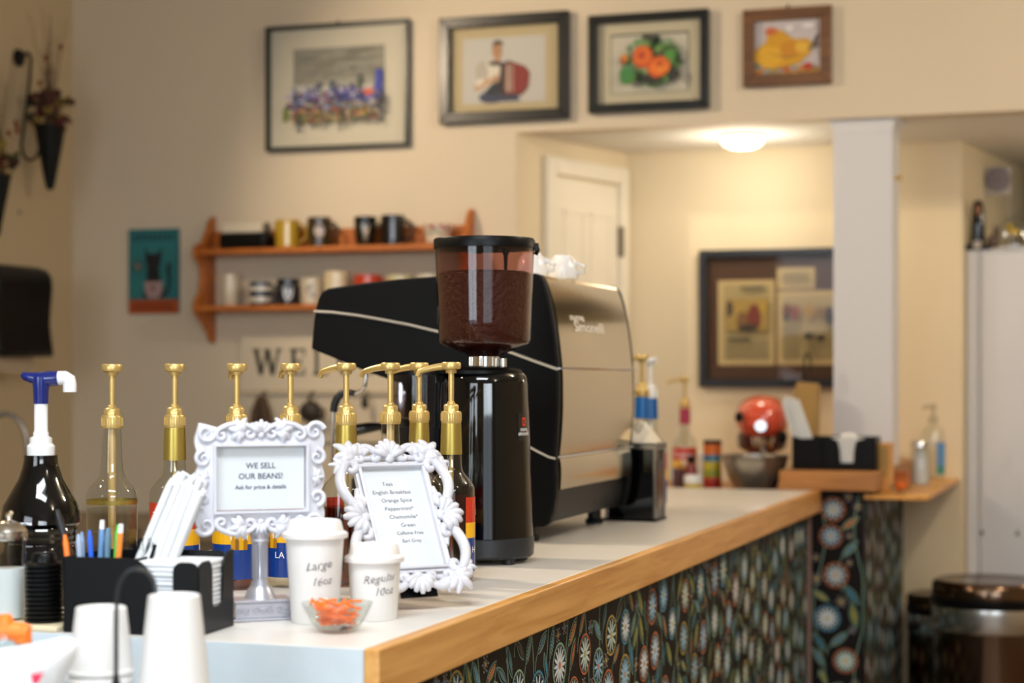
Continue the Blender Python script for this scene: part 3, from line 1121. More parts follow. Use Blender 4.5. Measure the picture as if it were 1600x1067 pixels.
for i, (x, y, lx, ly, c, nm, ln, rr) in enumerate(pens):
    b = B()
    dz = Vector((lx, ly, 1)).normalized()
    b.tube([dz * 0.002, dz * ln * 0.93], rr, 10)
    b.tube([dz * ln * 0.93, dz * ln], [rr * 0.8, rr * 0.55], 10)
    t = thing('pen', '%s pen standing in the black organiser' % nm, 'pen', cl(x + 0.0, y, 0.0045), yaw, 'pens in the front organiser')
    b.build('barrel', solid(c, 0.3), t)
    if i in (8, 3):
        B().tube([dz * ln * 0.94, dz * (ln + 0.004)], [rr * 0.95, rr * 0.8], 10).build('cap', M['white'], t)
    else:
        B().tube([dz * (ln * 0.62) + Vector((rr, -rr, 0)), dz * (ln * 0.9) + Vector((rr, -rr, 0))], 0.0010, 5).build('clip', solid(c, 0.3), t)

# brush with black bristles
t = thing('bristle_brush', 'black bristle brush lying among the pens and straws', 'brush', cl(-0.122, 0.075, 0.006), yaw)
b = B()
b.tube([(0, 0, 0), (0.006, 0, 0.09)], 0.006, 10)
b.build('handle', M['black_plastic'], t)
b = B()
for i in range(90):
    a = R.uniform(0, 2 * pi)
    s_ = R.uniform(0, 0.016)
    b.tube([(0.006 + cos(a) * s_ * .4, sin(a) * s_ * .4, 0.088), (0.006 + cos(a) * s_ * 1.2, sin(a) * s_, 0.088 + R.uniform(.018, .030))], 0.0006, 3)
br = b.build('bristles', M['black_rubber'], t)

# wrapped straws leaning to the right out of the organiser
ST0 = at(232, 905, 2.60)
base = cl(-0.100, 0.088, 0.100)
dirs = (at(283, 752, 2.66) - at(236, 868, 2.62)).normalized()
side = (at(260, 880, 2.62) - at(226, 868, 2.62)).normalized()
back = Vector((SY * -1, CY, 0))
k = 0
for row in range(4):
    for c in range(5):
        off = side * (0.0105 * c + 0.002 * (row % 2)) + back * (0.0072 * row)
        st = at(219, 868, 2.57) + off
        ln = 0.124 + R.uniform(-0.010, 0.012) - 0.004 * abs(c - 2)
        dd = (dirs + side * R.uniform(-.01, .03) + back * R.uniform(-.02, .02)).normalized()
        b = B()
        p1 = dd * (ln)
        b.tube([dd * -0.012, dd * ln * 0.5, p1 - dd * 0.006, p1], [0.0053, 0.0054, 0.0054, 0.0048], 8)
        b.tube([p1, p1 + dd * 0.005 + side * 0.0015], [0.0044, 0.0050], 6, flat=0.25)
        o = b.build('wrapped_straw', M['paper'])
        o.location = st
        k += 1
        tag(o, 'white paper wrapped straw in the bundle leaning out of the black organiser', 'straw', 'straws in the front organiser')
t = thing('straw_clip', 'black pen clip sticking up in front of the straw bundle', 'clip', at(236, 872, 2.565))
B().box(-0.0022, 0.0022, -0.001, 0.001, -0.01, 0.020).build('clip_blade', M['black_plastic'], t, smooth=0).rotation_euler = (0, 0.35, 0)

# ================================================================== INVERTED PAPER CUPS AND WIRE RACK
d = 2.22


def inv_cup(h, r0, r1):
    w = 0.0007
    return B().lathe([(r1 - w, 0.0), (r1 + .0004, 0.0006), (r1 + .0007, 0.0028), (r1 - .0010, 0.0044), (r0 + 0.0008, h - 0.001), (r0 - .0008, h), (r0 - .002, h - .0006),
                      (r0 - .0030, h - 0.004), (0.0001, h - 0.004), (0.0001, h - 0.0047), (r0 - .0034, h - 0.0047), (r0 - .0004, h - 0.0047), (r1 - w - .0010, 0.0044), (r1 - w, 0.0)], 48, cap=False)


for (px, ytop, h, r0, r1, nn, gap, nm) in ((158, 948, 0.078, 0.0290, 0.0392, 9, 0.0105, 'shorter left'), (272, 929, 0.118, 0.0300, 0.0440, 6, 0.0135, 'taller right')):
    p = at(px, 900, d)
    ztop = CAMZ + (HOR - ytop) * d / F
    for i in range(nn):
        zt = ztop - i * gap
        if zt - h < FTZ:
            break
    cnt = i if zt - h < FTZ else nn
    for i in range(cnt):
        zt = ztop - i * gap
        o = inv_cup(h, r0, r1).build('paper_cup', M['cup'])
        base_z = zt - h
        o.location = (p.x, p.y, base_z)
        tag(o, ('upside down white paper cup nested in the %s front stack' % nm) if i else ('topmost upside down white paper cup of the %s front stack' % nm), 'paper cup',
            '%s stack of upside down cups' % nm)
    # a plain riser the stack stands on
    low = ztop - (cnt - 1) * gap - h
    if low - FTZ > 0.004:
        tag(B().lathe([(r1 + 0.004, 0.0), (r1 + 0.004, low - FTZ - 0.0005), (0.0001, low - FTZ - 0.0005)]).build('cup_riser', M['black_plastic'], loc=(p.x, p.y, FTZ + 0.0002)),
            'black riser below the %s front cup stack' % nm, 'riser')

# black wire arch
t = thing('wire_rack', 'black wire arch rack standing between the paper cup stacks', 'wire rack', (0, 0, 0))
dW = 2.165
pts = [at(x, y, dW) for x, y in ((181, 1230), (181, 1120), (181.5, 1060), (181.5, 985), (182, 940), (184, 920), (190, 904), (200, 893), (212, 888.5))]
pts2 = [at(x, y, dW + 0.165 * i / 6) for i, (x, y) in enumerate(((212, 888.5), (226, 890), (235, 898), (241, 910), (243, 925), (243.5, 960), (243.5, 1225)))]
b = B()
b.tube(pts + pts2[1:], 0.0027, 8)
b.tube([at(181.5, 1048, dW), at(176, 1070, dW), at(174, 1230, dW)], 0.0016, 8)
b.tube([at(181.5, 1048, dW), at(187, 1070, dW), at(190, 1230, dW)], 0.0016, 8)
b.build('wire_arch', M['black_rubber'], t)
pb = at(181, 1228, dW)
B().box(pb.x - 0.01, pb.x + 0.012, pb.y - 0.01, pb.y + 0.17, FTZ + 0.0005, pb.z + 0.002).build('foot', M['black_rubber'], t, smooth=0)

# white pouch with orange cap at the left corner
d = 2.10
t = thing('white_pouch', 'white plastic pouch with a red triangle at the lower left corner', 'pouch', (0, 0, 0))
def poq(px, py, dd=0.0):
    return at(px, py, d + dd)
out = [(-60, 1030), (-20, 1015), (10, 1012), (40, 1007), (75, 1001), (100, 995), (112, 996), (121, 1003), (123, 1012), (118, 1030), (108, 1048), (98, 1072), (80, 1110), (-60, 1110)]
b = B()
n = len(out)
cx, cy = 30, 1060
rings = [(1.0, 0.0), (0.93, 0.012), (0.75, 0.022), (0.4, 0.030), (0.0, 0.033)]
vs, fs = [], []
for sgn in (-1, 1):
    o = len(vs)
    for (s_, dep) in rings[:-1]:
        for (x, y) in out:
            vs.append(poq(cx + (x - cx) * s_, cy + (y - cy) * s_, sgn * dep))
    vs.append(poq(cx, cy, sgn * 0.033))
    for j in range(len(rings) - 2):
        for i in range(n):
            k2 = (i + 1) % n
            fs.append((o + j * n + i, o + j * n + k2, o + (j + 1) * n + k2, o + (j + 1) * n + i))
    for i in range(n):
        fs.append((o + (len(rings) - 2) * n + i, o + (len(rings) - 2) * n + (i + 1) % n, len(vs) - 1))
b._add(vs, fs)
b.build('pouch_film', M['white'], t, smooth=60)
b = B()
b.col = lin('#d7244e')
b.face([poq(x, y, -0.036) for x, y in ((48, 1053), (68, 1051), (60, 1067), (52, 1070))])
b.col = lin('#b9c1cf')
for r_ in range(2):
    x = 18
    while x < 72:
        w_ = R.uniform(3, 7)
        y = 1033 - (x - 18) * 0.16 + r_ * 6
        b.face([poq(x, y, -0.036), poq(x + w_, y - w_ * .16, -0.036), poq(x + w_, y - 2.2 - w_ * .16, -0.036), poq(x, y - 2.2, -0.036)])
        x += w_ + 2
b.build('print', M['print'], t, smooth=0, fix=False)
# stand for the pouch so that it rests on the table
pz = poq(30, 1105)
B().box(pz.x - 0.03, pz.x + 0.03, pz.y - 0.02, pz.y + 0.02, FTZ + .0005, pz.z + 0.004).build('pouch_base', M['white'], t, smooth=0)
d = 2.24
t = thing('capped_bottle', 'clear bottle with an orange cap and green ring behind the white pouch', 'bottle', (0, 0, 0))
pc = at(8, 1000, d)
b = B()
TT = Matrix.Translation((pc.x, pc.y, 0))
zc = lambda py: CAMZ + (HOR - py) * d / F
b.lathe([(0.010, zc(985)), (0.0095, zc(966)), (0.007, zc(960)), (0.0001, zc(959))], 20, T=TT)
b.tube([at(-12, 988, d), at(10, 985, d), at(30, 988, d), at(44, 990, d)], [0.011, 0.011, 0.012, 0.0115], 14)
b.tube([at(36, 978, d), at(36, 1003, d)], [0.0100, 0.0105], 14)
b.build('cap', M['orange_plastic'], t)
b = B()
b.tube([at(38, 1003, d), at(38, 1009, d)], [0.0095, 0.0095], 14)
b.build('cap_ring', solid('#0e4a33', 0.4), t)
pz = at(8, 1000, d)
b = B()
b.lathe([(0.026, FTZ + .0005), (0.028, FTZ + 0.01), (0.028, zc(1040)), (0.012, zc(1006)), (0.010, zc(985))], 28, T=Matrix.Translation((pz.x, pz.y, 0)))
b.build('bottle_body', M['glass'], t)

# ================================================================== CUPS WITH LIDS, ORANGE BOWL
def hot_cup(px, pyb, d, htot, rb, rt, label, words, wx, wy, ws):
    p = at(px, pyb, d)
    t = thing('lidded_cup', label, 'paper cup', (p.x, p.y, CZ + .0003), YAW + radians(0))
    hb = htot - 0.020
    B().lathe([(rb - .001, 0.003), (rb, 0.0), (rb + .0006, 0.001), (rt - .001, hb), (rt - .002, hb)], 48).build('cup_body', M['cup'], t)
    l = B()
    l.lathe([(rt + .0015, hb - 0.006), (rt + .0040, hb - 0.005), (rt + .0042, hb + 0.001), (rt + .001, hb + 0.0035), (rt - .002, hb + 0.005), (rt - .0050, htot - 0.003),
             (rt - .0070, htot), (rt - .0095, htot - 0.001), (rt - .011, htot - 0.004), (0.0001, htot - 0.004)], 48)
    l.build('cup_lid', M['cuplid'], t)
    b = B()
    for (w_, x_, y_, s_) in words:
        vs, fs = text_geo(w_, s_, shear=0.25, offset=-0.0002)

        def f(x, y):
            rr = rb + (rt - rb) * (y / hb) + 0.0006
            a = (x) / rr
            return (rr * sin(a), -rr * cos(a), y)
        b._add([f(v.x + x_ + 0.0006 * sin(v.y * 700), v.y + y_ + 0.12 * v.x + 0.0007 * sin(v.x * 500)) for v in vs], fs)
    b.build('handwriting', M['marker'], t, smooth=0, fix=False)
    return t


hot_cup(492, 972, 2.63, 0.145, 0.0325, 0.0425, 'tall lidded paper cup with Large handwritten on it', [('Large', 0.010, 0.078, 0.0175), ('16oz', 0.014, 0.056, 0.0155)], 0, 0, 1)
hot_cup(585, 968, 2.665, 0.108, 0.0320, 0.0390, 'short lidded paper cup with Regular handwritten on it', [('Regular', 0.011, 0.056, 0.0165), ('10oz', 0.017, 0.038, 0.0155)], 0, 0, 1)

p = at(527, 985, 2.53)
t = thing('glass_bowl', 'little clear glass bowl of orange sticks in front of the cups', 'bowl', (p.x, p.y, CZ + .0003))
B().lathe([(0.0001, 0.0), (0.024, 0.0), (0.027, 0.002), (0.037, 0.014), (0.044, 0.028), (0.049, 0.040), (0.0475, 0.040), (0.042, 0.028), (0.035, 0.015), (0.025, 0.005), (0.0001, 0.004)], 40).build('bowl_shell', M['glass'], t)
R = random.Random(8)
for i in range(120):
    lay = i / 120
    z = 0.008 + 0.032 * lay
    rm = 0.020 + 0.45 * (z)
    a = R.uniform(0, 2 * pi)
    q = R.uniform(0, 1) ** 0.45 * rm * 1.0
    x, y = q * cos(a), q * sin(a)
    th = R.uniform(0, 2 * pi)
    ln = R.uniform(0.011, 0.020)
    tl = R.uniform(-.3, .3) if lay < .8 else R.uniform(-.7, .9)
    dx, dy, dz = cos(th) * ln / 2 * cos(tl), sin(th) * ln / 2 * cos(tl), abs(sin(tl)) * ln / 2
    if (x - dx) ** 2 + (y - dy) ** 2 > rm ** 2 or (x + dx) ** 2 + (y + dy) ** 2 > (rm + .004) ** 2:
        dx, dy = -y / (q + 1e-6) * ln / 2, x / (q + 1e-6) * ln / 2
    b = B()
    b.tube([(-dx, -dy, -dz), (dx, dy, dz)], 0.0015, 6)
    o = b.build('orange_stick', M['orange_plastic'])
    o.location = (p.x + x, p.y + y, CZ + z + 0.002)
    tag(o, 'short orange stick heaped in the small clear glass bowl', 'stick', 'orange sticks in the glass bowl')


# ================================================================== ORNATE FRAMES
def sph(c, r0, a0, turns, shrink=0.75, n=18, sgn=1):
    """spiral ending at its centre"""
    o = []
    for i in range(n + 1):
        u = i / n
        r = r0 * (1 - shrink * u)
        a = a0 + sgn * 2 * pi * turns * u
        o.append((c[0] + r * cos(a), c[1] + r * sin(a)))
    return o


def cscroll(b, p0, p1, bulge, rad, curl=0.16, y0=-0.006, T=None, turns=0.9):
    """C shaped scroll from p0 to p1, bulging to the left of the direction, curled ends"""
    p0, p1 = Vector(p0), Vector(p1)
    dv = p1 - p0
    L = dv.length
    t_ = dv / L
    nrm = Vector((-t_.y, t_.x))
    pts = []
    rc = L * curl
    n = 14
    for i in range(n + 1):
        u = i / n
        pts.append(p0 + dv * u + nrm * bulge * L * (sin(pi * u) ** 0.8))
    sg = -1 if bulge > 0 else 1
    # end curls turn back inside the C
    e = []
    dirn = (pts[-1] - pts[-2]).normalized()
    cc = pts[-1] + Vector((-dirn.y, dirn.x)) * rc * sg
    a0 = atan2(pts[-1].y - cc.y, pts[-1].x - cc.x)
    e = [Vector(q) for q in sph(cc, rc, a0, turns, 0.85, 14, sg)]
    dirn = (pts[0] - pts[1]).normalized()
    cc = pts[0] + Vector((-dirn.y, dirn.x)) * rc * -sg
    a0 = atan2(pts[0].y - cc.y, pts[0].x - cc.x)
    s0_ = [Vector(q) for q in sph(cc, rc, a0, turns, 0.85, 14, -sg)]
    allp = list(reversed(s0_[1:])) + pts + e[1:]
    m = len(allp)
    rr = []
    for i in range(m):
        u = i / (m - 1)
        rr.append(rad * (0.42 + 0.58 * sin(pi * u) ** 0.7))
    b.tube([(q.x, y0 - 0.25 * rr[i], q.y) for i, q in enumerate(allp)], rr, 8, T=T)


def shell(b, c, a, size, n=7, spread=2.3, y0=-0.006, T=None, fat=0.15):
    for i in range(n):
        u = i / (n - 1) - 0.5
        aa = a + u * spread
        ln = size * (1 - 0.30 * abs(u) * 1.2)
        pts = []
        for k in range(8):
            s_ = k / 7
            pts.append((c[0] + cos(aa) * ln * s_, y0 - 0.25 * size * sin(pi * s_ * .8), c[1] + sin(aa) * ln * s_))
        b.tube(pts, [size * fat * q for q in (0.35, 0.6, 0.85, 1.05, 1.2, 1.25, 1.1, 0.6)], 8, T=T)
    b.ball((c[0], y0 - 0.002, c[1]), size * 0.26, size * 0.2, size * 0.26, 10, 8, T=T)


def leafc(b, c, a, size, y0=-0.006, T=None):
    """acanthus leaf: overlapping rounded lobes that curl back at the tips"""
    for i, u in enumerate((-1, -0.55, 0, 0.55, 1)):
        aa = a + u * 0.62
        ln = size * (0.92 - 0.26 * abs(u))
        pts = []
        for k in range(9):
            s_ = k / 8
            bend = u * 0.75 * s_ * s_
            pts.append((c[0] + cos(aa + bend) * ln * s_, y0 - 0.16 * size * sin(pi * s_), c[1] + sin(aa + bend) * ln * s_))
        b.tube(pts, [size * q for q in (0.10, 0.14, 0.17, 0.19, 0.19, 0.17, 0.15, 0.12, 0.06)], 8, T=T, flat=0.7)


def molding(b, w, h, cz, wd_, y0, y1):
    x, z = w / 2, h / 2
    for (a, c, e, f) in ((-x - wd_, x + wd_, cz + z, cz + z + wd_), (-x - wd_, x + wd_, cz - z - wd_, cz - z), (-x - wd_, -x, cz - z, cz + z), (x, x + wd_, cz - z, cz + z)):
        b.box(a, c, y0, y1, e, f)


# --- tea menu frame, leaning back on the counter
BLc = Vector((-1.078, 2.500, CZ))
BRc = Vector((-0.9447, 2.640, CZ))
mid = (BLc + BRc) / 2
yw2 = atan2(BRc.y - BLc.y, BRc.x - BLc.x)
tilt = radians(31.8)
t = thing('tea_menu_frame', 'ornate pierced white picture frame with the tea menu, leaning back', 'picture frame', (mid.x, mid.y, CZ + 0.012), yw2, rx=-tilt)
FW, FH = 0.194, 0.274
ow, oh = 0.102, 0.170
cz = FH / 2 + 0.004
b = B()
molding(b, ow, oh, cz, 0.0045, -0.012, 0.002)
molding(b, ow + 0.010, oh + 0.010, cz, 0.0050, -0.008, 0.003)
b.build('inner_molding', M['frame_white'], t, smooth=0, bevel=0.0015)
b = B()
X, Z0, Z1 = FW / 2 - 0.008, 0.010, FH - 0.006
ix, iz0, iz1 = ow / 2 + 0.011, cz - oh / 2 - 0.011, cz + oh / 2 + 0.011
xm = (X + ix) / 2
for sx in (-1, 1):
    # side C scrolls
    if sx < 0:
        cscroll(b, (sx * xm, cz + 0.022), (sx * xm, iz1 - 0.004), 0.20, 0.0085)
        cscroll(b, (sx * xm, iz0 + 0.004), (sx * xm, cz - 0.022), 0.20, 0.0085)
    else:
        cscroll(b, (sx * xm, iz1 - 0.004), (sx * xm, cz + 0.022), 0.20, 0.0085)
        cscroll(b, (sx * xm, cz - 0.022), (sx * xm, iz0 + 0.004), 0.20, 0.0085)
    shell(b, (sx * (ix + 0.001), cz), 0 if sx > 0 else pi, 0.036, 7, 2.5)
    b.tube([(sx * ix, -0.003, cz + 0.05), (sx * (ix + .008), -0.005, cz + 0.02), (sx * (ix + .008), -0.005, cz - 0.02), (sx * ix, -0.003, cz - 0.05)], 0.005, 8)
    for (zc_, sg) in ((iz1, 1), (iz0, -1)):
        zc2 = zc_ + sg * 0.004
        leafc(b, (sx * (ix - 0.004), zc2), atan2(sg, sx * 1.0), 0.042)
        leafc(b, (sx * (ix + 0.016), zc_ - sg * 0.008), atan2(sg * 0.2, sx * 1.0), 0.026)
        leafc(b, (sx * (ix - 0.020), zc_ + sg * 0.010), atan2(sg * 1.0, sx * 0.2), 0.026)
for (zc_, sg) in ((iz1 + 0.004, 1), (iz0 - 0.004, -1)):
    shell(b, (0, zc_), pi / 2 * sg, 0.032, 7, 2.2)
    for sx in (-1, 1):
        p0, p1 = (sx * 0.018, zc_ + sg * 0.008), (sx * 0.056, zc_ + sg * 0.006)
        if sx * sg < 0:
            p0, p1 = p1, p0
        cscroll(b, p0, p1, 0.35, 0.0065, 0.20)
    b.tube([(-ix, -0.003, zc_ + sg * .002), (0, -0.004, zc_ + sg * 0.004), (ix, -0.003, zc_ + sg * .002)], 0.005, 8)
b.build('carved_scrollwork', M['frame_white'], t, smooth=60)
b = B()
b.box(-ow / 2 - 0.004, ow / 2 + 0.004, -0.001, 0.0005, cz - oh / 2 - 0.004, cz + oh / 2 + 0.004)
sheet = b.build('menu_sheet', M['sheet'], t, smooth=0)
b = B()
for i, (w_, x_) in enumerate((('Teas', -0.010), ('English Breakfast', -0.006), ('Orange Spice', -0.001), ('Peppermint*', 0.0), ('Chamomile*', 0.004), ('Green', 0.008), ('Caffeine Free', 0.008), ('Earl Grey', 0.008))):
    yy = cz + 0.056 - i * 0.0142 - (0.0 if i < 6 else -0.001 * (i - 5))
    put_text(b, w_, 0.0090 if i < 6 else 0.0078, lambda x, y: (x * 1.05 + x_, -0.0016, y + yy))
b.build('lettering', M['ink_grey'], sheet, smooth=0, fix=False)
b = B()
b.box(-0.03, 0.03, 0.001, 0.004, 0.01, 0.19)
b.tube([(0, 0.004, 0.17), (0, 0.095, 0.052)], 0.005, 6)
b.build('easel_back', M['black_matte'], t, smooth=0)

# --- WE SELL OUR BEANS frame on a little column stand
d = 2.665
p = at(406, 960, d)
yw1 = YAW + radians(20)
t = thing('bean_sign_frame', 'ornate white frame on a silver column stand reading WE SELL OUR BEANS', 'picture frame', (p.x, p.y, CZ + .0003), yw1)
k = d / F
zb = lambda py: CAMZ + (HOR - py) * k - CZ
FW, FH = 0.190, 0.160
zc = zb(747)
ow, oh = 0.131, 0.092
b = B()
# wavy plate outline
pts = []
N = 120
for i in range(N):
    a = 2 * pi * i / N
    c_, s_ = cos(a), sin(a)
    m_ = max(abs(c_) / (FW / 2), abs(s_) / (FH / 2))
    x, z = c_ / m_, s_ / m_
    m2 = 1.0
    if abs(abs(x) - FW / 2) < 1e-4:
        x += (0.0030 * cos(z / FH * 2 * pi * 3.0) - 0.0035) * (1 if x > 0 else -1)
    if abs(abs(z) - FH / 2) < 1e-4:
        z += (0.0045 * cos(x / FW * 2 * pi * 2) * 1.0 - 0.004) * (1 if z > 0 else -1)
    pts.append((x, zc + z))
# ring plate: outline to opening
inn = []
for i in range(N):
    a = 2 * pi * i / N
    c_, s_ = cos(a), sin(a)
    m_ = max(abs(c_) / (ow / 2), abs(s_) / (oh / 2))
    inn.append((c_ / m_, zc + s_ / m_))
vs = [(x, -0.004, z) for x, z in pts] + [(x, -0.008, z) for x, z in inn] + [(x, 0.006, z) for x, z in pts] + [(x, 0.006, z) for x, z in inn]
fs = []
for i in range(N):
    j = (i + 1) % N
    fs += [(i, j, N + j, N + i), (2 * N + i, 3 * N + i, 3 * N + j, 2 * N + j), (i, 2 * N + i, 2 * N + j, j), (N + i, N + j, 3 * N + j, 3 * N + i)]
b._add(vs, fs)
molding(b, ow, oh, zc, 0.0035, -0.0135, -0.004)
b.build('frame_plate', M['frame_white'], t, smooth=35)
b = B()
X, Z = FW / 2 - 0.013, FH / 2 - 0.012
for sx in (-1, 1):
    for sz in (-1, 1):
        # corner volutes
        for rr_, tn in ((0.0145, 1.25),):
            q = sph((sx * (X - 0.003), zc + sz * (Z - 0.002)), rr_, pi / 2 * (1 - sz) + 0.3, tn, 0.9, 26, sx * sz)
            b.tube([(x, -0.0075, z) for x, z in q], [0.0042 * (1 - 0.6 * i / 26) for i in range(27)], 8)
        p0, p1 = (sx * 0.012, zc + sz * (Z + 0.004)), (sx * 0.062, zc + sz * (Z + 0.001))
        if sx * sz > 0:
            p0, p1 = p1, p0
        cscroll(b, p0, p1, -0.16, 0.0042, 0.17, -0.007, turns=1.1)
        leafc(b, (sx * 0.022, zc + sz * (Z - 0.002)), (0 if sx > 0 else pi) + 0.25 * sx * sz, 0.030, -0.006)
        # side curls
        q = sph((sx * (FW / 2 - 0.0125), zc + sz * 0.029), 0.0120, pi / 2 * sz, 1.3, 0.85, 24, -sx * sz)
        b.tube([(x, -0.007, z) for x, z in q], [0.0040 * (1 - 0.6 * i / 24) for i in range(25)], 8)
    leafc(b, (sx * (FW / 2 - 0.020), zc), 0 if sx > 0 else pi, 0.020, -0.006)
shell(b, (0, zc + Z - 0.006), pi / 2, 0.022, 5, 1.6, -0.006)
shell(b, (0, zc - Z + 0.006), -pi / 2, 0.018, 5, 1.6, -0.006)
b.build('carved_scrollwork', M['frame_white'], t, smooth=60)
sheet = B().box(-ow / 2 + .001, ow / 2 - .001, -0.0015, 0.002, zc - oh / 2 + .001, zc + oh / 2 - .001).build('sign_sheet', M['sheet'], t, smooth=0)
for (w_, yy, ss) in (('WE SELL', 0.014, 0.0115), ('OUR BEANS!', -0.001, 0.0115), ('Ask for price & details', -0.0155, 0.0082)):
    b = B()
    put_text(b, w_, ss, lambda x, y: (x + 0.001, -0.0021, y + zc + yy), offset=0.0001)
    b.build('lettering', M['ink'], sheet, smooth=0, fix=False)
b = B()
zt = zc - FH / 2 + 0.003
b.lathe([(0.015, zt), (0.0145, zt - 0.006), (0.0125, zt - 0.010), (0.0135, zt - 0.013), (0.0105, zt - 0.018), (0.0102, 0.056), (0.0125, 0.053), (0.0125, 0.049), (0.0165, 0.044), (0.021, 0.034), (0.023, 0.030)][::-1], 28)
for i in range(16):
    a = 2 * pi * i / 16
    b.tube([(0.0103 * cos(a), 0.0103 * sin(a), 0.058), (0.0103 * cos(a), 0.0103 * sin(a), zt - 0.018)], 0.0013, 5)
b.build('column', M['frame_silver'], t)
b = B()
b.box(-0.044, 0.044, -0.028, 0.028, 0.0, 0.004)
b.box(-0.041, 0.041, -0.025, 0.025, 0.004, 0.026)
b.box(-0.043, 0.043, -0.027, 0.027, 0.026, 0.030)
b.build('base_block', M['frame_silver'], t, smooth=0, bevel=0.0012)
b = B()
for sy_ in (-1, 1):
    for kx in range(-3, 4):
        q = sph((kx * 0.0115, 0.015), 0.0058, 0.5 + kx, 1.1, 0.85, 14, 1 if kx % 2 else -1)
        b.tube([(x, sy_ * 0.0258, z) for x, z in q], 0.0011, 6)
b.build('base_relief', M['frame_silver'], t)
# ================================================================== COFFEE GRINDER
d = 3.49
p = at(757, 885, d)
k = d / F
zb = lambda py: CAMZ + (HOR - py) * k - CZ
t = thing('coffee_grinder', 'tall black coffee grinder with a brown tinted bean hopper', 'coffee grinder', (p.x, p.y, CZ), YAW)
# local x points to the camera's right, y away
b = B()
for (x, y) in ((-0.03, -0.072), (0.045, -0.062), (0.0, 0.07), (-0.07, 0.02), (0.07, 0.03)):
    B().lathe([(0.011, 0.0003), (0.011, 0.012), (0.0001, 0.012)], 16, c=(x, y, 0)).build('rubber_foot', M['black_rubber'], t)
b = B()
B().lathe([(0.088, 0.0105), (0.0925, 0.015), (0.0935, 0.030), (0.0935, zb(838)), (0.090, zb(836)), (0.0001, zb(836))], 56).build('base_ring', M['base_grey'], t)
b = B()
b.lathe([(0.0915, zb(836.5)), (0.0895, zb(780)), (0.0860, zb(690)), (0.0815, zb(600)), (0.0790, zb(588)), (0.074, zb(583)), (0.0001, zb(583))], 56)
b.build('body', M['black_gloss'], t, smooth=30)
b = B()
b.lathe([(0.0805, zb(584)), (0.0805, zb(579)), (0.072, zb(575)), (0.045, zb(572)), (0.0001, zb(571))], 48, c=(-0.010, 0, 0))
b.build('top_plate', M['black_plastic'], t)
b = B()
b.lathe([(0.027, zb(573)), (0.027, zb(557)), (0.0001, zb(557))], 32)
b.lathe([(0.006, zb(573)), (0.006, zb(560)), (0.0001, zb(560))], 12, c=(0.036, -0.01, 0))
for i in range(14):
    a = 2 * pi * i / 14
    b.tube([(0.0275 * cos(a), 0.0275 * sin(a), zb(572)), (0.0275 * cos(a), 0.0275 * sin(a), zb(558))], 0.0016, 5)
b.build('grind_collar', M['chrome'], t)
b = B()
b.lathe([(0.029, zb(557)), (0.036, zb(553)), (0.060, zb(546)), (0.083, zb(537)), (0.0865, zb(531)), (0.0880, zb(500)), (0.0935, zb(392)), (0.094, zb(387))], 64, cap=False)
hop = b.build('hopper', M['smoke'], t)
b = B()
b.lathe([(0.0001, zb(556)), (0.027, zb(556)), (0.034, zb(551.5)), (0.058, zb(544.5)), (0.080, zb(536)), (0.0835, zb(530)), (0.0850, zb(500)), (0.0885, zb(428)), (0.080, zb(425)), (0.04, zb(423)), (0.0001, zb(424))], 64)
ob = b.build('coffee_beans', M['beans'], t)
ob['kind'] = 'stuff'
b = B()
b.lathe([(0.0925, zb(390)), (0.0955, zb(389)), (0.0960, zb(376)), (0.0945, zb(373.5)), (0.0001, zb(374))], 64)
b.box(0.088, 0.102, -0.006, 0.006, zb(392), zb(380))
b.tube([(0.098, 0, zb(384)), (0.1005, 0, zb(390)), (0.096, 0, zb(398))], 0.004, 8)
b.ball((-0.012, -0.02, zb(391)), 0.016, 0.016, 0.008)
b.build('hopper_lid', M['black_plastic'], hop)
b = B()
b.tube([(0.040, -0.03, zb(390)), (0.040, -0.03, zb(402)), (0.040, -0.03, zb(424))], [0.009, 0.004, 0.003], 8)
b.build('latch_pin', M['black_plastic'], hop)
# doser on the barista's side
b = B()
dc = (-0.118, 0.03, 0)
b.lathe([(0.0575, zb(700)), (0.0600, zb(640)), (0.0600, zb(583))], 48, c=dc, cap=False)
b.build('doser_chamber', M['smoke_grey'], t)
b = B()
b.lathe([(0.063, zb(586)), (0.063, zb(577)), (0.055, zb(573)), (0.0001, zb(571))], 44, c=dc)
b.build('doser_lid', M['black_plastic'], t)
b = B()
b.lathe([(0.059, zb(745)), (0.061, zb(741)), (0.061, zb(700)), (0.0001, zb(699))], 44, c=dc)
b.tube([(-0.118, 0.03, zb(745)), (-0.118, 0.03, zb(775))], [0.045, 0.03], 24)
b.tube([(-0.135, -0.01, zb(742)), (-0.150, -0.045, zb(738)), (-0.16, -0.075, zb(738))], [0.006, 0.006, 0.009], 10)
b.build('doser_base', M['black_plastic'], t)
b = B()
b.lathe([(0.0001, zb(699)), (0.008, zb(699)), (0.008, zb(600)), (0.0001, zb(599))], 14, c=dc)
for i in range(6):
    a = 2 * pi * i / 6
    b.box(-0.001, 0.001, 0, 0.052, zb(699), zb(668), Matrix.Translation(dc) @ Matrix.Rotation(a, 4, 'Z'))
b.build('doser_vanes', M['black_rubber'], t, smooth=30)
b = B()
fnl = lambda x, y, l=0: ((0.0868 + 0.0045 * (0.235 - y) + 0.0003 * l) * sin(x), -((0.0868 + 0.0045 * (0.235 - y) + 0.0003 * l) * cos(x)), y)
A0 = radians(60)
zq = zb(665)
def lp(x, y, l):
    z = zq + y
    # radius of the body at this height
    r = 0.0815 + (0.0915 - 0.0815) * (zb(600) - z) / (zb(600) - zb(836)) + 0.0012 + 0.0003 * l
    a = A0 + x / r
    return (r * sin(a), -r * cos(a), z)
b.col = lin('#17181b')
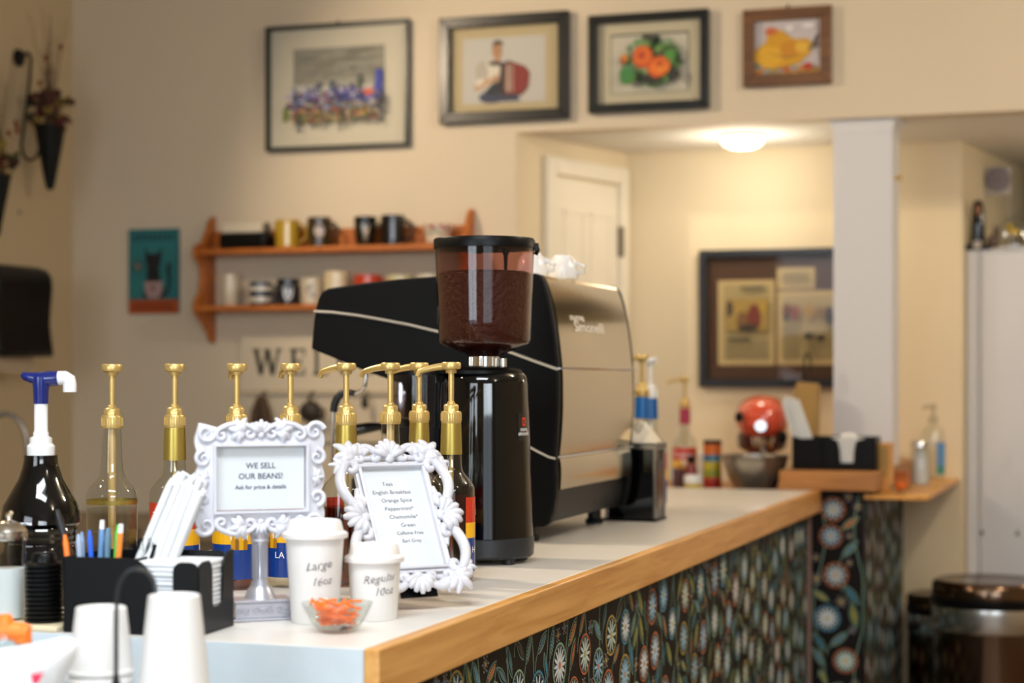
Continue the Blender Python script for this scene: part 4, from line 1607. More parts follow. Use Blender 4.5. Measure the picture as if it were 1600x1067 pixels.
for i in range(8):
    x0, x1 = -0.019 + 0.038 * i / 8, -0.019 + 0.038 * (i + 1) / 8
    b.face([lp(x0, -0.026, 0), lp(x1, -0.026, 0), lp(x1, 0.024, 0), lp(x0, 0.024, 0)])
b.col = lin('#e8361c')
b.face([lp(-0.006, 0.001, 1), lp(0.006, 0.001, 1), lp(0.006, 0.016, 1), lp(-0.006, 0.016, 1)])
b.col = lin('#17181b')
b.face([lp(-0.0045, 0.0135, 2), lp(-0.0015, 0.0135, 2), lp(0.0045, 0.0035, 2), lp(0.0015, 0.0035, 2)])
b.face([lp(-0.0045, 0.011, 2), lp(-0.003, 0.009, 2), lp(-0.003, 0.0035, 2), lp(-0.0045, 0.0035, 2)])
b.face([lp(0.0045, 0.006, 2), lp(0.003, 0.008, 2), lp(0.003, 0.0135, 2), lp(0.0045, 0.0135, 2)])
b.col = lin('#e8e8e8')
for (w_, yy) in (('nuova', -0.0085), ('simonelli', -0.0165)):
    vs, fs = text_geo(w_, 0.0105, offset=0.0002)
    b._add([lp(v.x, v.y + yy, 1) for v in vs], fs)
b.build('badge', M['print_gloss'], t, smooth=0, fix=False)

# ================================================================== ESPRESSO MACHINE
MY0, MY1 = 3.66, 4.27
PXF = lambda px, py: (on_y(px, py, MY0).x, on_y(px, py, MY0).z)
X0m, Y0m = -1.42, MY0
t = thing('espresso_machine', 'black sided espresso machine with a curved polished steel back', 'espresso machine', (X0m, Y0m, CZ))


def mp(px, py):
    x, z = PXF(px, py)
    return (x - X0m, z - CZ)


up = [(490, 500), (494, 478), (497, 466), (502, 456), (512, 450), (560, 443), (620, 436), (680, 431.5), (740, 428.5), (800, 427), (836, 427), (844, 430), (850, 440),
      (856, 460), (862, 490), (867, 525), (870.5, 560), (872, 590), (872, 640), (870, 680), (867.5, 712), (869, 745), (868, 775), (864, 800), (858, 818), (848, 824),
      (560, 824), (552, 815), (548, 790), (548, 748), (556, 742), (664, 742), (660, 660), (648, 606), (578, 583), (530, 563), (486, 545)]
DY = MY1 - MY0
poly = [mp(*q) for q in up]
b = B()
b.prism(poly, 0, 0.028)
b.build('side_panel', M['black_matte'], t, smooth=25, bevel=0.004, seg=3)
b = B()
b.prism(poly, DY - 0.028, DY)
b.build('side_panel', M['black_matte'], t, smooth=25, bevel=0.004, seg=3)
# inner body
inner = [(505, 470), (520, 456), (680, 437), (838, 434), (852, 480), (864, 560), (864, 640), (860, 706), (860, 790), (852, 818), (566, 818), (556, 790), (556, 752), (668, 748), (668, 660), (655, 600), (585, 575), (500, 538)]
B().prism([mp(*q) for q in inner], 0.028, DY - 0.028).build('inner_body', M['black_plastic'], t, smooth=25)


def strip(profile, y0, y1, th=0.002):
    b_ = B()
    n_ = len(profile)
    vs = [(x, y, z) for y in (y0, y1) for (x, z) in profile] + [(x - th, y, z - th * .2) for y in (y0, y1) for (x, z) in profile]
    fs = []
    for i in range(n_ - 1):
        fs += [(i, i + 1, n_ + i + 1, n_ + i), (2 * n_ + i, 3 * n_ + i, 3 * n_ + i + 1, 2 * n_ + i + 1)]
    fs += [(0, n_, 3 * n_, 2 * n_), (n_ - 1, 3 * n_ - 1, 4 * n_ - 1, 2 * n_ - 1)]
    return b_._add(vs, fs)


def dense(ps, m=5):
    o = []
    for i in range(len(ps) - 1):
        for j in range(m):
            u = j / m
            p0 = ps[max(i - 1, 0)]; p1 = ps[i]; p2 = ps[i + 1]; p3 = ps[min(i + 2, len(ps) - 1)]
            o.append(tuple(0.5 * ((2 * p1[q]) + (-p0[q] + p2[q]) * u + (2 * p0[q] - 5 * p1[q] + 4 * p2[q] - p3[q]) * u * u + (-p0[q] + 3 * p1[q] - 3 * p2[q] + p3[q]) * u ** 3) for q in (0, 1)))
    o.append(ps[-1])
    return o


pf_up = [mp(*q) for q in ((790, 428.0), (836, 428.2), (845, 432), (850, 441), (857, 462), (863.5, 492), (868.5, 527), (872, 560), (873.2, 574))]
pf_lo = [mp(*q) for q in ((873.4, 577), (874, 600), (874, 640), (872, 680), (869, 712))]
pf_tr = [mp(*q) for q in ((869, 717), (871, 730), (871, 748), (870, 766))]
strip(dense(pf_up), 0.026, DY - 0.026, 0.003).build('back_panel_upper', M['steel'], t, smooth=50)
strip(dense(pf_lo), 0.026, DY - 0.026, 0.003).build('back_panel_lower', M['steel'], t, smooth=50)
strip(dense(pf_tr), 0.026, DY - 0.026, 0.003).build('lower_trim', M['steel'], t, smooth=50)
# chrome seams: along the back and sweeping over the side
b = B()
for q in ((873.5, 575.6), (869.5, 714.5)):
    x, z = mp(*q)
    b.tube([(x + 0.001, -0.0005, z), (x + 0.001, DY, z)], 0.0022, 8)
b.build('chrome_seam', M['chrome'], t)
b = B()
sw = [(491, 486.5), (520, 488), (560, 493), (600, 500), (640, 507.5), (680, 517), (720, 527), (760, 538.5), (800, 551), (830, 562), (855, 571), (872, 577)]
b.tube([(mp(*q)[0], -0.0008, mp(*q)[1]) for q in sw], 0.0029, 8)
sw2 = [(700, 640), (760, 663), (800, 683), (840, 705), (858, 714), (868, 716.5)]
b.tube([(mp(*q)[0], -0.0008, mp(*q)[1]) for q in sw2], 0.0022, 8)
b.build('chrome_sweep', mat('satin_chrome', '#f2efe8', 0.3, 0.8), t)
# raised name on the steel
b = B()
pfd = dense(pf_up, 8)


def onpf(y, z):
    for i in range(len(pfd) - 1):
        if pfd[i][1] >= z >= pfd[i + 1][1]:
            u = (pfd[i][1] - z) / (pfd[i][1] - pfd[i + 1][1] + 1e-9)
            return (pfd[i][0] + (pfd[i + 1][0] - pfd[i][0]) * u + 0.002, y, z)
    return (pfd[-1][0] + .002, y, z)


zn = PXF(0, 0)
for (w_, y0, yy, ss) in (('nuova', 0.115, mp(860, 493)[1] - 0.006, 0.022), ('Simonelli', 0.135, mp(862, 512)[1] - 0.004, 0.032)):
    vs, fs = text_geo(w_, ss, align='LEFT', offset=0.0006)
    b._add([onpf(v.x * 2.0 + y0, v.y + yy) for v in vs], fs)
b.build('raised_name', solid('#f6f3ec', 0.25, 0.2), t, smooth=0, fix=False)
# feet
b = B()
for (x, y) in ((0.20, 0.06), (0.20, DY - 0.06), (-0.12, 0.06), (-0.12, DY - 0.06)):
    B().lathe([(0.020, 0.0004), (0.022, 0.008), (0.016, 0.014), (0.016, 0.040)], 20, c=(x, y, 0)).build('foot', M['black_rubber'], t)
# cup rail + lever + groups + wand
b = B()
lv = [(471, 484), (480, 492), (492, 503)]
b.tube([(mp(*q)[0], 0.10, mp(*q)[1]) for q in lv], [0.0065, 0.0072, 0.0060], 12)
b.build('steam_lever', M['black_plastic'], t)
for gy in (0.17, 0.43):
    b = B()
    gx, gz = mp(585, 600)
    b.lathe([(0.034, -0.075), (0.036, -0.05), (0.036, -0.02), (0.030, 0.03), (0.0001, 0.03)], 32, c=(gx, gy, gz))
    gh = b.build('group_head', M['chrome'], t)
    b = B()
    b.lathe([(0.012, -0.135), (0.030, -0.120), (0.036, -0.100), (0.038, -0.078), (0.0001, -0.076)], 32, c=(gx, gy, gz))
    b.tube([(gx, gy, gz - 0.092), (gx - 0.05, gy - .01, gz - 0.095), (gx - 0.08, gy - .016, gz - 0.098), (gx - 0.135, gy - .028, gz - 0.108), (gx - 0.15, gy - .03, gz - 0.110)],
           [0.008, 0.008, 0.012, 0.0145, 0.010], 14)
    b.build('portafilter', M['black_gloss'], gh)
b = B()
wp = [(557, 572), (557.5, 590), (556, 603), (550, 611), (540, 614.5), (530, 614)]
b.tube([(mp(*q)[0], 0.05, mp(*q)[1]) for q in wp], 0.0042, 10)
wp2 = [(506, 640), (505, 670), (504, 700), (504, 730)]
b.tube([(mp(*q)[0], 0.05, mp(*q)[1]) for q in wp2], 0.0038, 10)
wand = b.build('steam_wand', M['chrome'], t)
b = B()
wp = [(540, 614.5), (528, 613), (519, 615), (512, 622), (508, 632), (506, 644)]
b.tube([(mp(*q)[0], 0.05, mp(*q)[1]) for q in wp], [0.0062, 0.0072, 0.0088, 0.0090, 0.0088, 0.0080], 12)
b.build('rubber_grip', M['black_rubber'], wand)

# cups on the machine
ctop = PXF(800, 427)[1]


def esp_cup(h, r):
    return B().lathe([(r, 0.0), (r + .001, 0.002), (r * .98, h * 0.4), (r * .82, h * 0.78), (r * 0.60, h * 0.93), (r * 0.58, h), (r * 0.50, h), (r * .48, h * 0.95), (0.0001, h * 0.95)], 36)


for (px, dd, h, r, nm) in ((886, 4.10, 0.052, 0.034, 'upside down white espresso cup in full view on top of the steel machine'),
                           (838, 4.02, 0.052, 0.034, 'upside down white cup half hidden by the bean hopper'),
                           (852, 4.20, 0.052, 0.034, 'upside down white cup between its two neighbours on the machine')):
    q = at(px, 430, dd)
    t2 = thing('espresso_cup', nm, 'cup', (q.x - 0.01, q.y, ctop + 0.0005), 0, 'white cups on the espresso machine')
    esp_cup(h, r).build('cup_body', M['porcelain'], t2)
    B().tube([(r * .9, 0, h * .25), (r + .016, 0, h * .28), (r + .018, 0, h * .5), (r * .85, 0, h * .68)], 0.004, 8).build('handle', M['porcelain'], t2)

# metal framed dispenser at the machine's end, cloth on top
q = at(1023, 816, 4.415)
t = thing('framed_dispenser', 'black glass sided dispenser box with a metal frame at the machine end', 'dispenser', (q.x, 4.300, CZ + .0003))
w_, dp, hh = 0.125, 0.095, 0.186
B().box(-w_ + 0.003, -0.003, 0.003, dp - 0.003, 0.006, hh - 0.012).build('box_body', M['black_gloss'], t, smooth=0)
b = B()
for (x, y) in ((-w_, 0), (-0.007, 0), (-w_, dp - 0.007), (-0.007, dp - 0.007)):
    b.box(x, x + 0.007, y, y + 0.007, 0.006, hh - 0.012)
b.box(-w_ - 0.003, 0.003, -0.003, dp + 0.003, hh - 0.014, hh)
b.build('metal_frame', M['steel_dark'], t, smooth=0, bevel=0.001)
B().box(-w_ - 0.008, 0.002, -0.004, dp + 0.004, 0, 0.006).build('base_plate', M['black_plastic'], t, smooth=0)
b = B()
b.box(-0.0028, -0.0008, 0.020, dp - 0.020, 0.03, hh - 0.04)
b.build('side_window', M['steel_bin'], t, smooth=0)
# crumpled cloth
R = random.Random(4)
b = B()
nx, ny = 26, 20
vs = []
for sgn in (1, 0):
    for j in range(ny + 1):
        for i in range(nx + 1):
            u, v = i / nx * 2 - 1, j / ny * 2 - 1
            rr = max(0, 1 - (abs(u) ** 2.6 + abs(v) ** 2.6))
            wv = 0.012 * sin(u * 5 + v * 3) + 0.007 * sin(u * 11 - v * 7 + 1) + 0.005 * sin(v * 13)
            z = (0.034 * rr ** 0.45 + wv * rr ** 0.5) if sgn else 0.0
            vs.append((u * 0.058, v * 0.042, max(z, 0.001 if sgn else 0)))
fs = []
n1 = (nx + 1) * (ny + 1)
for j in range(ny):
    for i in range(nx):
        a = j * (nx + 1) + i
        fs.append((a, a + 1, a + nx + 2, a + nx + 1))
        fs.append((n1 + a, n1 + a + nx + 1, n1 + a + nx + 2, n1 + a + 1))
b._add(vs, fs)
o = b.build('folded_cloth', M['cloth'], smooth=70)
o.location = (q.x - 0.060, 4.300 + dp / 2, CZ + hh + 0.001)
tag(o, 'crumpled cream cloth on top of the metal framed dispenser', 'cloth')

# ================================================================== ALCOVE COUNTER THINGS
AZ = 1.0155


def alc(px, d):
    v = at(px, 700, d)
    return v.x, v.y


x, y = alc(1070, 6.20)
s_ = 0.88
make_bottle('syrup bottle with a gold pump and pink neck on the alcove work counter', radians(200), loc=(x, y, AZ), neck=0.278, neckmat=solid('#a8294e', 0.4), fill=M['amber'], group='bottles on the alcove counter', scale=1.0)
x, y = alc(1080, 6.02)
t = thing('sauce_jar', 'small dark bottle with a black cap and red shoulder on the alcove counter', 'bottle', (x, y, AZ))
B().lathe([(0.020, 0), (0.021, 0.06), (0.019, 0.085), (0.012, 0.10), (0.0001, 0.10)], 24).build('body', solid('#7c1f22', 0.3, coat=0.3), t)
B().lathe([(0.0125, 0.095), (0.0135, 0.122), (0.0001, 0.123)], 20).build('cap', M['black_plastic'], t)
x, y = alc(1063, 6.10)
t = thing('sauce_jar', 'reddish dark little bottle half hidden left of the jars in the alcove', 'bottle', (x, y, AZ))
B().lathe([(0.018, 0), (0.019, 0.05), (0.015, 0.075), (0.0001, 0.08)], 24).build('body', solid('#5a2a20', 0.4), t)
x, y = alc(1083, 5.88)
t = thing('white_lid_jar', 'yellow jar with a white lid near the counter end in the alcove', 'jar', (x, y, AZ))
B().lathe([(0.027, 0), (0.028, 0.004), (0.028, 0.042), (0.0001, 0.043)], 28).build('body', solid('#cdb52c', 0.4), t)
B().lathe([(0.029, 0.042), (0.029, 0.064), (0.026, 0.068), (0.0001, 0.069)], 28).build('lid', M['white'], t)
x, y = alc(1113, 5.98)
t = thing('spice_tin', 'tall striped tin of orange, blue, green and red beside the steel bowl', 'tin', (x, y, AZ))
b = B()
z = 0
for (c, h_) in (('#a3241c', 0.045), ('#c0442a', 0.012), ('#8f9a2c', 0.022), ('#b8a72c', 0.028), ('#3f6f8e', 0.022), ('#c7631c', 0.034)):
    b.col = lin(c)
    b.lathe([(0.029, z), (0.029, z + h_)], 28, cap=False)
    z += h_
b.build('printed_body', M['print_gloss'], t)
B().lathe([(0.0295, z), (0.0295, z + 0.012), (0.0001, z + 0.013)], 28).build('lid', M['black_plastic'], t)
x, y = alc(1100, 6.35)
t = thing('white_jar', 'small white jar behind the striped tin in the alcove', 'jar', (x, y, AZ))
B().lathe([(0.024, 0), (0.024, 0.115), (0.018, 0.12), (0.0001, 0.12)], 24).build('body', M['porcelain'], t)

# stand mixer seen head-on
x, y = alc(1192, 6.02)
t = thing('stand_mixer', 'coral red stand mixer facing the counter behind its steel bowl', 'stand mixer', (x, y, AZ), YAW - 0.1)
B().prism([(q_[0], q_[1]) for q_ in ell(0, 0.09, 0.085, 0.15, 28)], 0, 0.022, 'xy').build('base', M['coral'], t, smooth=40, bevel=0.005)
b = B()
b.lathe([(0.058, 0.02), (0.052, 0.08), (0.047, 0.15), (0.050, 0.20), (0.0001, 0.205)], 32, c=(0.0, 0.17, 0), sy=0.8)
b.build('column', solid('#7a4a2a', 0.2, coat=0.4), t)
b = B()
prof = []
vs = []
n_, m_ = 28, 20
for j in range(m_ + 1):
    u = j / m_
    yy = -0.075 + 0.30 * u
    s1_ = (sin(pi * min(1, max(0.0, (u * 0.94 + 0.03)))) ** 0.36)
    for i in range(n_):
        a = 2 * pi * i / n_
        vs.append((0.090 * s1_ * cos(a) * (abs(cos(a)) ** -0.12 if abs(cos(a)) > .05 else 1), yy, 0.243 + 0.076 * s1_ * sin(a)))
fs = [(j * n_ + i, j * n_ + (i + 1) % n_, (j + 1) * n_ + (i + 1) % n_, (j + 1) * n_ + i) for j in range(m_) for i in range(n_)]
fs += [tuple(range(n_)), tuple(range(m_ * n_, (m_ + 1) * n_))]
b._add(vs, fs)
b.build('motor_head', M['coral'], t, smooth=60)
b = B()
b.lathe([(0.0001, 0), (0.018, 0), (0.020, 0.004), (0.020, 0.018), (0.0001, 0.018)], 24, T=Matrix.Translation((-0.010, -0.092, 0.222)) @ Matrix.Rotation(-pi / 2, 4, 'X'))
b.build('hub_cap', M['chrome'], t)
b = B()
b.ball((-0.078, -0.055, 0.250), 0.014, 0.014, 0.018)
b.ball((-0.001 + 0.06, -0.055, 0.185), 0.018, 0.02, 0.022)
b.build('knob', M['black_plastic'], t)
b = B()
b.lathe([(0.030, 0.150), (0.036, 0.165), (0.038, 0.185), (0.0001, 0.187)], 24, c=(0, -0.01, 0))
b.tube([(0, -0.01, 0.155), (0, -0.01, 0.10)], 0.009, 10)
b.build('beater_shaft', M['chrome'], t)
B().lathe([(0.062, 0.135), (0.080, 0.150), (0.083, 0.185), (0.075, 0.20)], 40, c=(0, 0.075, 0), sy=1.1).build('lower_housing', solid('#4a1a16', 0.15, coat=0.6), t)
x, y = alc(1180, 5.84)
t = thing('mixing_bowl', 'large polished steel mixing bowl just behind the counter end', 'bowl', (x, y, AZ))
B().lathe([(0.0001, 0.0), (0.045, 0.0), (0.050, 0.004), (0.060, 0.020), (0.082, 0.060), (0.100, 0.108), (0.104, 0.128), (0.107, 0.131), (0.107, 0.1335), (0.101, 0.1325), (0.096, 0.108), (0.078, 0.062), (0.055, 0.022), (0.0001, 0.010)], 56).build('bowl_body', mat('bowl_steel', '#a8a39b', 0.33, 0.9), t)
o = B().ball((0, 0, 0), 0.036, 0.024, 0.012).build('bread_roll', solid('#c98f4a', 0.8))
o.location = (x + 0.02, y, AZ + 0.136)
b = B()
b.lathe([(0.030, 0.0), (0.058, 0.04), (0.074, 0.070), (0.0001, 0.074)], 28)
o2 = b.build('batter', solid('#b98a50', 0.8), t)
o2.location = (0, 0, 0.0125)
bpy.data.objects.remove(o)

# ================================================================== HALF WALL THINGS
ZP = CAPZ
# second organiser
xl, xr = -1.017, -0.762
t = thing('napkin_caddy', 'black organiser standing on the oak capped half wall by the pillar', 'caddy', (xl, 5.70, ZP + .0003))
Lc = xr - xl
Hc = 0.100
cx = Lc * 0.66
b = B()
b.box(0, Lc, 0, 0.12, 0, 0.003)
b.prism([(0, 0), (Lc, 0), (Lc, Hc), (Lc - 0.02, Hc + 0.002), (cx + 0.028, Hc - 0.012), (cx + 0.022, Hc - 0.04), (cx + 0.020, 0.022), (cx - 0.020, 0.022), (cx - 0.022, Hc - 0.04), (cx - 0.030, Hc - 0.010),
         (cx - 0.05, Hc - 0.002), (0.03, Hc - 0.006), (0, Hc + 0.002)], 0, 0.003)
b.box(0, Lc, 0.117, 0.12, 0, Hc)
b.box(0, 0.003, 0, 0.12, 0, Hc)
b.box(Lc - 0.003, Lc, 0, 0.12, 0, Hc)
b.box(0.09, 0.093, 0, 0.12, 0, Hc - 0.01)
b.build('organiser_body', M['black_plastic'], t, smooth=0)
for i in range(11):
    o = B().box(xl + 0.100, xr - 0.006, 5.706, 5.812, 0, 0.0076).build('paper_napkin', M['paper'], smooth=0, bevel=0.0015)
    o.location = (R.uniform(-.0008, .0008), 0, ZP + 0.004 + i * 0.0084)
    tag(o, 'white paper napkin in the stack of the organiser by the pillar', 'napkin', 'napkins in the organiser by the pillar')
o = B().lathe([(0.026, 0), (0.027, 0.004), (0.024, 0.010), (0.014, 0.014), (0.0001, 0.014)], 24).build('takeaway_lid', M['white'])
o.location = (xl + cx, 5.74, ZP + 0.0985)
tag(o, 'small white lid lying on the napkins of the organiser by the pillar', 'lid')
k = 0
for row in range(3):
    for c in range(5):
        dd = Vector((-0.30 - 0.014 * c + R.uniform(-.02, .02), R.uniform(-.04, .04), 1)).normalized()
        b = B()
        ln = 0.222 + R.uniform(-0.012, 0.010)
        b.tube([(0, 0, 0), dd * ln * 0.97, dd * ln], [0.0052, 0.0052, 0.0042], 8)
        o = b.build('wrapped_straw', M['paper'])
        o.location = (xl + 0.030 + 0.0115 * c, 5.725 + 0.028 * row, ZP + 0.006)
        tag(o, 'white paper wrapped straw in the bundle of the organiser by the pillar', 'straw', 'straws in the organiser by the pillar')

q = at(1261, 600, 5.93)
t = thing('kraft_bag', 'tall tan kraft bag with a thin wire loop left of the pillar', 'bag', (-1.005, 5.905, ZP + .0003))
b = B()
b.prism([(-0.034, 0.0), (0.034, 0.0), (0.038, 0.24), (0.036, 0.262), (-0.030, 0.268), (-0.040, 0.235)], -0.022, 0.022)
b.build('bag_body', M['cardboard'], t, smooth=0, bevel=0.004)
b = B()
lp_ = [(-0.010, 0, 0.262), (-0.0105, 0, 0.33), (-0.007, 0, 0.352), (0.0, 0, 0.360), (0.007, 0, 0.352), (0.0105, 0, 0.33), (0.008, 0, 0.300)]
b.tube(lp_, 0.0030, 8)
b.build('wire_loop', M['iron'], t)

# on the side shelf
x, y = -0.765, 5.80
q = on_y(1384, 700, 5.80)
t = thing('wooden_box', 'tall tan wooden box on the shelf touching the organiser side', 'box', (q.x - 0.004, 5.80, SHZ + .0003))
b = B()
b.box(-0.022, 0.022, -0.02, 0.06, 0, 0.150)
b.build('box_body', M['oak2'], t, smooth=0, bevel=0.002)
B().box(-0.016, 0.012, -0.0215, -0.020, 0.045, 0.140).build('front_panel', M['cardboard'], t, smooth=0)
q = on_y(1405, 700, 6.05)
tag(B().box(-0.026, 0.026, -0.03, 0.03, 0, 0.052).build('wooden_box', M['pine'], smooth=0, bevel=0.003, loc=(q.x + .006, 6.05, SHZ + .0003)),
    'low orange brown wooden box behind the glass bowl on the side shelf', 'box')
q = on_y(1406, 700, 5.72)
t = thing('glass_bowl', 'small glass bowl of orange sticks on the honey coloured side shelf', 'bowl', (q.x, 5.725, SHZ + .0003))
B().lathe([(0.0001, 0.0), (0.020, 0.0), (0.030, 0.010), (0.037, 0.026), (0.0355, 0.026), (0.028, 0.011), (0.0001, 0.003)], 32).build('bowl_shell', M['glass'], t)
for i in range(26):
    b = B()
    a, q2 = R.uniform(0, 2 * pi), R.uniform(0, 0.017)
    th_ = R.uniform(0, 2 * pi)
    b.tube([(-0.008 * cos(th_), -0.008 * sin(th_), 0), (0.008 * cos(th_), 0.008 * sin(th_), 0.002)], 0.0022, 6)
    o = b.build('orange_stick', M['orange_plastic'])
    o.location = (q.x + q2 * cos(a), 5.725 + q2 * sin(a), SHZ + 0.008 + 0.022 * i / 26)
    tag(o, 'short orange stick in the glass bowl on the side shelf', 'stick', 'orange sticks in the far bowl')
q = at(1438, 700, 6.12)
t = thing('sugar_shaker', 'glass sugar shaker with a metal top on the side shelf', 'sugar shaker', (q.x, q.y, SHZ + .0003))
R2 = 0.031
B().lathe([(R2, 0), (R2, 0.12), (R2 * .9, 0.128)], 32, cap=False).build('glass_body', M['glass'], t)
B().lathe([(0.0001, 0.002), (R2 * .85, 0.002), (R2 * .75, 0.085), (R2 * .5, 0.118), (0.0001, 0.12)], 24).build('sugar', M['paper'], t)
B().lathe([(R2 * 1.1, 0.122), (R2 * 1.12, 0.134), (R2 * 0.95, 0.145), (0.0001, 0.150)], 32).build('shaker_top', M['chrome'], t)
q = at(1458, 700, 6.36)
t = thing('sanitizer_bottle', 'clear pump bottle with a blue label behind the shaker on the side shelf', 'bottle', (q.x, q.y, SHZ + .0003))
B().lathe([(0.036, 0), (0.040, 0.005), (0.040, 0.155), (0.034, 0.175), (0.016, 0.188), (0.014, 0.20)], 32, sy=0.7, cap=False).build('bottle_body', M['glass'], t)
b = B()
b.col = lin('#5f93c8')
f_ = lambda a: (0.0405 * sin(a), -0.0405 * cos(a) * 0.7)
for i in range(8):
    a0_, a1_ = radians(20 + 9 * i), radians(29 + 9 * i)
    b.col = lin('#5d93c9' if i < 7 else '#3f78ba')
    b.face([(*f_(a0_), 0.05), (*f_(a1_), 0.05), (*f_(a1_), 0.13), (*f_(a0_), 0.13)])
    b.col = lin('#4a8f86')
    b.face([(*f_(a0_), 0.02), (*f_(a1_), 0.02), (*f_(a1_), 0.05), (*f_(a0_), 0.05)])
b.build('label', M['print_gloss'], t, smooth=0, fix=False)
b = B()
b.lathe([(0.016, 0.196), (0.017, 0.215), (0.010, 0.222), (0.006, 0.225), (0.006, 0.248)], 20)
b.tube([(0.012, 0, 0.250), (-0.006, 0, 0.252), (-0.030, 0, 0.250), (-0.036, 0, 0.243)], [0.010, 0.010, 0.006, 0.005], 10)
b.build('pump', glass('milky_pump', (0.85, 0.85, 0.82), 0.1, 2.5), t)

# brass knob on the pillar's right side, added to stand for a bright spot
t = thing('glint_knob', 'small shiny brass knob, added as a glint on the right side of the white pillar', 'hook', (PX1 + 0.0002, 6.03, at(1397, 278, 5.95).z))
B().lathe([(0.006, 0), (0.004, 0.008), (0.010, 0.014), (0.011, 0.020), (0.0001, 0.026)], 20, T=Matrix.Rotation(pi / 2, 4, 'Y')).build('knob', mat('brass', '#e8c987', 0.15, 1.0), t)

# ================================================================== WASTE BINS
def bin_(x, y, r, h, label):
    t = thing('waste_bin', label, 'waste bin', (x, y, 0), 0, None)
    B().lathe([(r * .94, 0.0), (r * .96, 0.02), (r * 0.955, h * 0.80)], 56, cap=True).build('body', M['steel_bin'], t)
    B().lathe([(r * .965, h * 0.795), (r * 0.99, h * 0.81), (r * 0.985, h * 0.84), (r * 1.0, h * 0.875), (r * 0.985, h * 0.895)], 56).build('steel_collar', mat('collar_steel', '#c4c2be', 0.25, 1.0), t)
    B().lathe([(r * .99, h * 0.893), (r * 1.01, h * 0.90), (r * 1.01, h * 0.93), (r * 0.98, h * 0.935)], 56).build('black_band', M['black_plastic'], t)
    B().lathe([(r * .985, h * 0.934), (r * 0.99, h * 0.975), (r * 0.95, h * 0.992), (r * 0.90, h * .997), (r * 0.55, h * 0.985), (0.0001, h * 0.98)], 56).build('lid', M['steel_bin'], t)


bin_(-0.445, 6.0, 0.182, 0.762, 'large round steel waste bin at the right edge')
bin_(-0.635, 6.46, 0.124, 0.66, 'smaller steel waste bin between the floral half wall and the large bin')

# ================================================================== WHITE CABINET AND ORNAMENTS
q0, q1 = on_y(1510, 390, 6.72), on_y(1700, 390, 6.72)
ct = q0.z
t = thing('white_cabinet', 'tall white cabinet at the right edge with ornaments on top', 'cabinet', (q0.x, 6.72, 0), radians(-9.8))
wcb = 0.55
B().box(0, wcb, 0.02, 0.60, 0, ct).build('carcass', M['pillar'], t, smooth=0, bevel=0.004)
B().box(0.045, wcb, 0.0, 0.0195, 0.02, ct - 0.01).build('door', M['pillar'], t, smooth=0, bevel=0.008)
B().box(0.0, 0.042, 0.004, 0.0195, 0.0, ct - 0.004).build('edge_trim', M['pillar'], t, smooth=0, bevel=0.004)
b = B()
for px_ in (1535, 1592):
    v = on_y(px_, 832, 6.72)
    B().ball((v.x - q0.x, -0.002, v.z), 0.007, 0.005, 0.010).build('bolt', M['steel_dark'], t)
q = at(1535, 385, 6.68)
t = thing('figurine', 'dark standing figurine with a pale face on a black base atop the cabinet', 'figurine', (q.x - 0.006, 6.752, ct + .0003))
b = B()
b.lathe([(0.022, 0.020), (0.024, 0.03), (0.023, 0.10), (0.022, 0.13), (0.020, 0.155), (0.014, 0.172), (0.0001, 0.178)], 28, sy=0.8)
b.build('robe', M['black_gloss'], t)
B().ball((0.001, -0.0135, 0.140), 0.011, 0.009, 0.020).build('face', solid('#9c6a4e', 0.5), t)
B().box(-0.046, 0.046, -0.030, 0.030, 0, 0.018).build('base', M['black_plastic'], t, smooth=0, bevel=0.004)
B().box(-0.013, 0.013, -0.0315, -0.0195, 0.003, 0.030).build('plaque', solid('#b7a99c', 0.4), t, smooth=0)
q = at(1562, 385, 6.72)
t = thing('small_ornament', 'small grey brown animal ornament between the dark figurine and the glass dome', 'ornament', (q.x - 0.006, 6.738, ct + .0003))
b = B()
b.ball((0, 0, 0.030), 0.020, 0.014, 0.024)
b.ball((0.008, -0.006, 0.062), 0.012, 0.011, 0.012)
b.ball((0.002, -0.004, 0.078), 0.003, 0.003, 0.007)
b.ball((0.015, -0.004, 0.077), 0.003, 0.003, 0.007)
b.tube([(-0.016, 0, 0.02), (-0.026, 0, 0.03), (-0.028, 0, 0.045)], [0.005, 0.004, 0.002], 8)
for sx in (-0.010, 0.010):
    b.tube([(sx, -0.008, 0.0), (sx, -0.006, 0.02)], 0.005, 8)
b.build('body', solid('#5d4a3c', 0.5), t, smooth=60)
q = at(1592, 385, 6.74)
t = thing('glass_dome', 'clear glass dome over a yellow bird ornament atop the cabinet', 'ornament', (q.x - 0.004, 6.748, ct + .0003))
B().lathe([(0.056, 0.006), (0.056, 0.055), (0.052, 0.080), (0.038, 0.104), (0.018, 0.116), (0.0001, 0.119)], 40, cap=False).build('dome', M['glass'], t)
B().lathe([(0.060, 0), (0.060, 0.006), (0.0001, 0.006)], 40).build('base', M['porcelain'], t)
b = B()
b.ball((-0.002, 0, 0.060), 0.020, 0.012, 0.014)
b.ball((-0.014, 0, 0.080), 0.011, 0.010, 0.010)
b.tube([(-0.023, 0, 0.081), (-0.033, 0, 0.078)], [0.004, 0.001], 8)
b.tube([(0.012, 0, 0.058), (0.030, 0, 0.050)], [0.009, 0.003], 8)
b.build('bird', solid('#c7a21a', 0.4), t, smooth=60)
b = B()
b.tube([(0, 0, 0.006), (0, 0, 0.050)], 0.004, 8)
b.tube([(0, 0, 0.030), (0.020, 0, 0.036), (0.030, 0, 0.030)], 0.006, 8)
b.build('perch', solid('#4a3a30', 0.6), t)
q = at(1553, 290, 7.0)
t = thing('rosette_plate', 'round grey rosette on a pale square board above the cabinet', 'wall ornament', (q.x, 7.00, ct + 0.14))
zz = q.z - ct - 0.14
